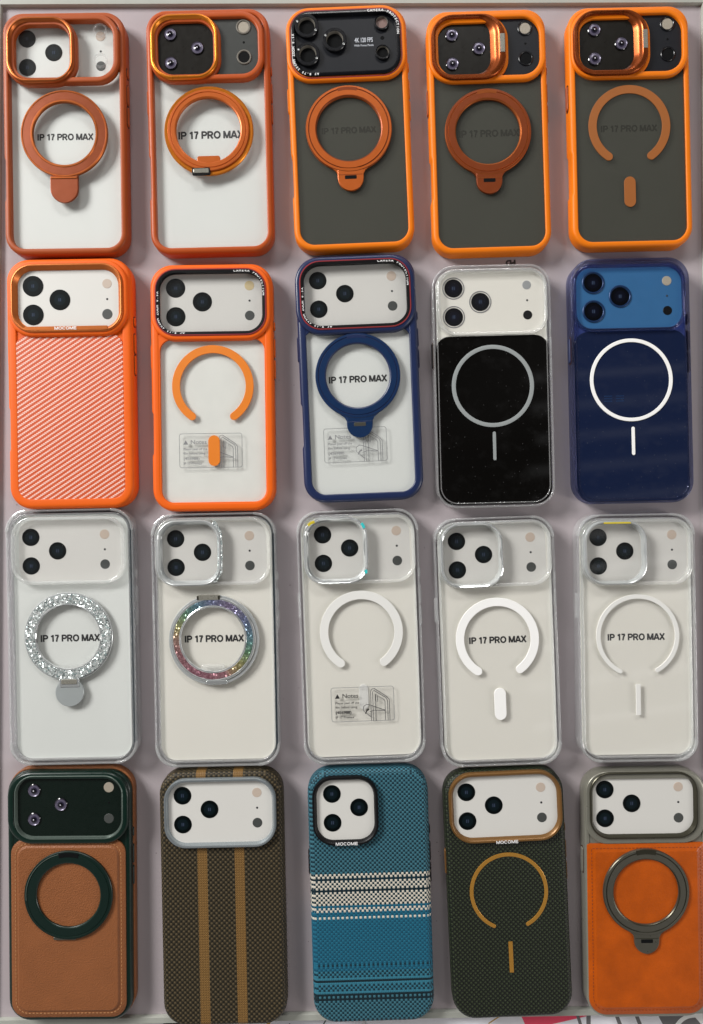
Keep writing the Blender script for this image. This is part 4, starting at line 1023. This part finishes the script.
def case_45():
    p = case(200.0, -259.1, 0.8, 'orange leather case with grey green metal frame and gunmetal ring stand')
    bumper(p, 82.7, 167.3, M['olive_metal'], 3.0, 11.4, 15, 2.0, 0.6, False); buttons(p, 82.7, M['olive_metal'], True, True)
    slab('inner_shell', 78, 162, 12.5, 0, 0, 6, 10.6, M['olive_metal'], p)
    x, y, w, h = -0.3, -23.1, 79.6, 115.8
    def q_outline(i):                        # square shoulders at the top, rounded foot
        P = rr(w - 2 * i, h - 2 * i, 12 - i, x, y); n = len(P) // 4
        out = []
        for k, pt in enumerate(P):
            if n <= k < 3 * n: out.append(((x + (w / 2 - i) * (1 if k < 2 * n else -1)) if True else pt[0], (y + h / 2 - i) - 0.02 * (k - n if k < 2 * n else 3 * n - 1 - k)))
            else: out.append(pt)
        # spread the two corner runs a little so no two vertices coincide
        for k in range(n):
            out[n + k] = (x + w / 2 - i - 1.2 * (1 - cos(pi / 2 * k / (n - 1))), y + h / 2 - i - 1.2 * (1 - sin(pi / 2 * k / (n - 1))))
            out[2 * n + k] = (x - w / 2 + i + 1.2 * (1 - sin(pi / 2 * k / (n - 1))), y + h / 2 - i - 1.2 * (1 - cos(pi / 2 * k / (n - 1))))
        return out
    l = [(q_outline(0), 10.2), (q_outline(0), 11.5), (q_outline(0.4), 11.8), (q_outline(4.2), 11.9), (q_outline(4.8), 12.3), (q_outline(5.5), 12.45)]
    le = loops('leather_back', l, M['leather_orange'], p, False, True, True)
    stitch_line(le, [(x - w / 2 + 3, y + h / 2 - 3), (x - w / 2 + 3, y - h / 2 + 11), (x - w / 2 + 5.2, y - h / 2 + 5.4), (x - w / 2 + 11, y - h / 2 + 3), (x + w / 2 - 11, y - h / 2 + 3), (x + w / 2 - 5.2, y - h / 2 + 5.4), (x + w / 2 - 3, y - h / 2 + 11), (x + w / 2 - 3, y + h / 2 - 3), (x - w / 2 + 3, y + h / 2 - 3)], 11.9, M['thread_rust'], 1.4, 1.0, 0.45)
    c = slab('camera_card', 70, 42, 11.5, -1.2, 60.8, 10.4, 11.0, M['card_cam'], p, 0.1)
    for a, b in LENS: disc('lens', 6.0, a - 2.0, b + 3.0, 11.0, 11.25, M['lens_print'], c)
    disc('flash', 3.2, 22.5, 72.5, 11.0, 11.15, M['flash'], c); disc('microphone', 0.75, 22.5, 62.1, 11, 11.1, M['speck'], c); disc('sensor', 3.3, 22.5, 51.5, 11.0, 11.15, M['sensor'], c)
    sweep('camera_frame', prof(0, 5.0, 9.6, 12.3, 1.0, 0.4, 4, 0.2), 80.6, 49.0, 14.5, -0.4, 59.2, M['olive_metal'], p)
    sweep('lens_frame', [(0, 11.2), (0, 13.2), (0.4, 13.6), (1.0, 13.6), (2.4, 11.3), (2.4, 11.0)], 73.0, 44.8, 13.5, -1.6, 61.0, M['gun_edge'], p)
    dark_stand(p, 0.6, 0.5, 'gun', 'gun_edge', 'hole', 16.8, 29.0, 22.0, 12.3)
    stroke('notch', arc(27.2, 76, 104, 0, 0, 12), 3.2, 14.0, 14.36, 0.1, M['gun_edge'], p, False, (-1.2, 2.9, 0))

for f in (case_11, case_12, case_13, case_14, case_15, case_21, case_22, case_23, case_24, case_25,
          case_31, case_32, case_33, case_34, case_35, case_41, case_42, case_43, case_44, case_45): f()

# ================================================================== tray, table and the print below it
def tray_material(name, col, rough):
    t = NT(name); v = t.coord(); c = lin(col)
    n = t.noise(v, 0.01, 4); t.link(t.mix(n, mul(c, 0.95), mul(c, 1.05)), t.p.inputs['Base Color'])
    n2 = t.noise(v, 0.03, 6, 0.65); t.link(t.math('MULTIPLY_ADD', n2, 0.12, rough - 0.06), t.p.inputs['Roughness'])
    t.p.inputs['Specular IOR Level'].default_value = 0.5
    vo = t.new('ShaderNodeTexVoronoi'); vo.inputs['Scale'].default_value = 0.085; t.link(v, vo.inputs['Vector'])      # grit and lint
    speck = t.math('LESS_THAN', vo.outputs['Distance'], t.math('MULTIPLY', t.noise(v, 0.06, 2), 0.07))
    wv = t.new('ShaderNodeTexNoise'); wv.inputs['Scale'].default_value = 1.0; wv.inputs['Detail'].default_value = 4
    mp = t.new('ShaderNodeMapping'); mp.inputs['Scale'].default_value = (0.9, 0.03, 1); mp.inputs['Rotation'].default_value = (0, 0, 0.4); t.link(v, mp.inputs[0]); t.link(mp.outputs[0], wv.inputs['Vector'])
    smear = t.ramp(wv.outputs['Fac'], [(0.55, (0, 0, 0, 1)), (0.75, (1, 1, 1, 1))])
    base = t.mix(n, mul(c, 0.93), mul(c, 1.06))
    base = t.mix(t.math('MULTIPLY', smear, 0.10), base, mul(c, 1.25))
    t.link(t.mix(t.math('MULTIPLY', speck, 0.5), base, lin('4a4446')), t.p.inputs['Base Color'])
    return t.m
M['tray'] = tray_material('pale_mauve_acrylic', 'aca3a6', 0.24)
M['lip'] = pm('grey_green_tray_edge', 'a2a49c', 0.35)
M['table'] = pm('table_paint', 'd8d8da', 0.5)
tray = bpy.data.objects.new('display_tray', None); C.objects.link(tray); tray.location = (0, 0, 0)
tray['label'] = 'shallow pale mauve acrylic tray with a raised grey lip, carrying the phone cases'; tray['category'] = 'tray'
Q = [(-242.2, 350.3), (242.6, 351.7), (246.4, -341.9), (-247.0, -351.0)]
def qo(d):                                    # the tray outline moved outwards by d
    return [(Q[0][0] - d, Q[0][1] + d), (Q[1][0] + d, Q[1][1] + d), (Q[2][0] + d, Q[2][1] - d), (Q[3][0] - d, Q[3][1] - d)][::-1]
link('tray_floor', [(x, y, 0) for x, y in qo(0)] + [(x, y, -3) for x, y in qo(0)], [(0, 1, 2, 3), (7, 6, 5, 4)] + [(i, (i + 1) % 4, 4 + (i + 1) % 4, 4 + i) for i in range(4)], M['tray'], tray)
loops('tray_lip', [(qo(0.05), -3.0), (qo(0.05), 2.4), (qo(0.4), 3.0), (qo(4.2), 3.0), (qo(4.6), 2.6), (qo(4.6), -3.0)], M['lip'], tray)

tb = link('table_top', [(-600, -600, -3.6), (600, -600, -3.6), (600, 600, -3.6), (-600, 600, -3.6), (-600, -600, -30), (600, -600, -30), (600, 600, -30), (-600, 600, -30)],
          [(0, 1, 2, 3), (7, 6, 5, 4), (0, 4, 5, 1), (1, 5, 6, 2), (2, 6, 7, 3), (3, 7, 4, 0)], M['table'], None)
tb['kind'] = 'structure'
def leaflet(name, label, cx, cy, w, h, rot, z, col):
    o = bpy.data.objects.new(name, None); C.objects.link(o); o.location = (cx * U, cy * U, z * U); o.rotation_euler = (0, 0, radians(rot))
    o['label'] = label; o['category'] = 'leaflet'
    slab('paper', w, h, 0.6, 0, 0, -0.15, 0.0, pm('leaflet_paper', col, 0.45), o, 0.03)
    return o
pink, dark, ochre = pm('pink_print', 'ee4a68', 0.5), pm('grey_print', '6c6a6c', 0.5), pm('ochre_print', 'b8924a', 0.5)
a = leaflet('leaflet', 'white leaflet printed with pink wedge and grey strokes under the tray front edge', 135, -400, 250, 120, -0.5, -3.2, 'e9e9f0')
def poly(name, P, mat, parent, z=0.02):
    return link(name, [(x, y, z) for x, y in P] + [(x, y, z - 0.03) for x, y in P], [tuple(range(len(P))), tuple(range(2 * len(P) - 1, len(P) - 1, -1))], mat, parent)
def w2l(px, py):                              # photographed point on the table -> leaflet coordinates, used only to copy the print's layout
    k = 0.695 * 483.2 / 480
    return (px - 351.5) * k - 135, -(py - 512) * k + 400
poly('pink_wedge', [w2l(515, 1004), w2l(604, 1000), w2l(598, 1013), w2l(552, 1024), w2l(527, 1030)], pink, a)
for (p0, p1, w_) in (((576, 1012), (582, 1030), 2.2), ((588, 1010), (588, 1030), 3.0), ((614, 1010), (622, 1030), 2.6), ((634, 1010), (642, 1030), 2.6)):
    stroke('grey_stroke', [w2l(*p0), w2l((p0[0] + p1[0]) / 2, (p0[1] + p1[1]) / 2), w2l(*p1)], w_, 0, 0.06, 0.02, dark, a, False)
poly('grey_field', [w2l(655, 1010), w2l(715, 1004), w2l(715, 1034), w2l(668, 1034)], dark, a)
stroke('white_loop', arc(14, 30, 210, *w2l(694, 1034), 30), 3.0, 0.035, 0.1, 0.02, M['white'], a)
stroke('white_streak', [w2l(696, 1010), w2l(703, 1018), w2l(712, 1026)], 7, 0.035, 0.095, 0.02, M['white'], a, False)
stroke('green_line', [w2l(488, 1024), w2l(497, 1018), w2l(503, 1015)], 0.8, 0, 0.06, 0.02, ochre, a, False)
b = leaflet('leaflet', 'leaflet of small coloured pictures under the middle of the tray front edge', -68, -404, 150, 120, -0.4, -3.3, 'dcdce4')
random.seed(3)
for k in range(26):
    x, y = random.uniform(-68, 68), random.uniform(40, 58); L_ = random.uniform(2, 7); an = random.uniform(0, 2 * pi)
    stroke('printed_mark', [(x, y), (x + L_ * cos(an) / 2, y + L_ * sin(an) / 2), (x + L_ * cos(an), y + L_ * sin(an))], random.uniform(0.8, 2.2), 0, 0.05 + 0.003 * k, 0.02,
           random.choice([dark, dark, ochre, M['ink_grey'], M['forest_line']]), b, False)
poly('dark_picture', [(-64, 58), (-38, 58), (-38, 30), (-64, 30)], M['ink'], b, 0.15); poly('pink_picture', [(-36, 58), (-29, 58), (-29, 30), (-36, 30)], pink, b, 0.16)

# small black printed mark left on the tray between two cases
mk = lettering([('PD', 5.0, 110.6, 173.4, 0.02, 182, 0.35, 'CENTER', 1.1)], M['ink'], None, 'ink_mark')
mk['label'] = 'small black printed mark on the tray, half hidden above the polished black case'; mk['category'] = 'printed mark'
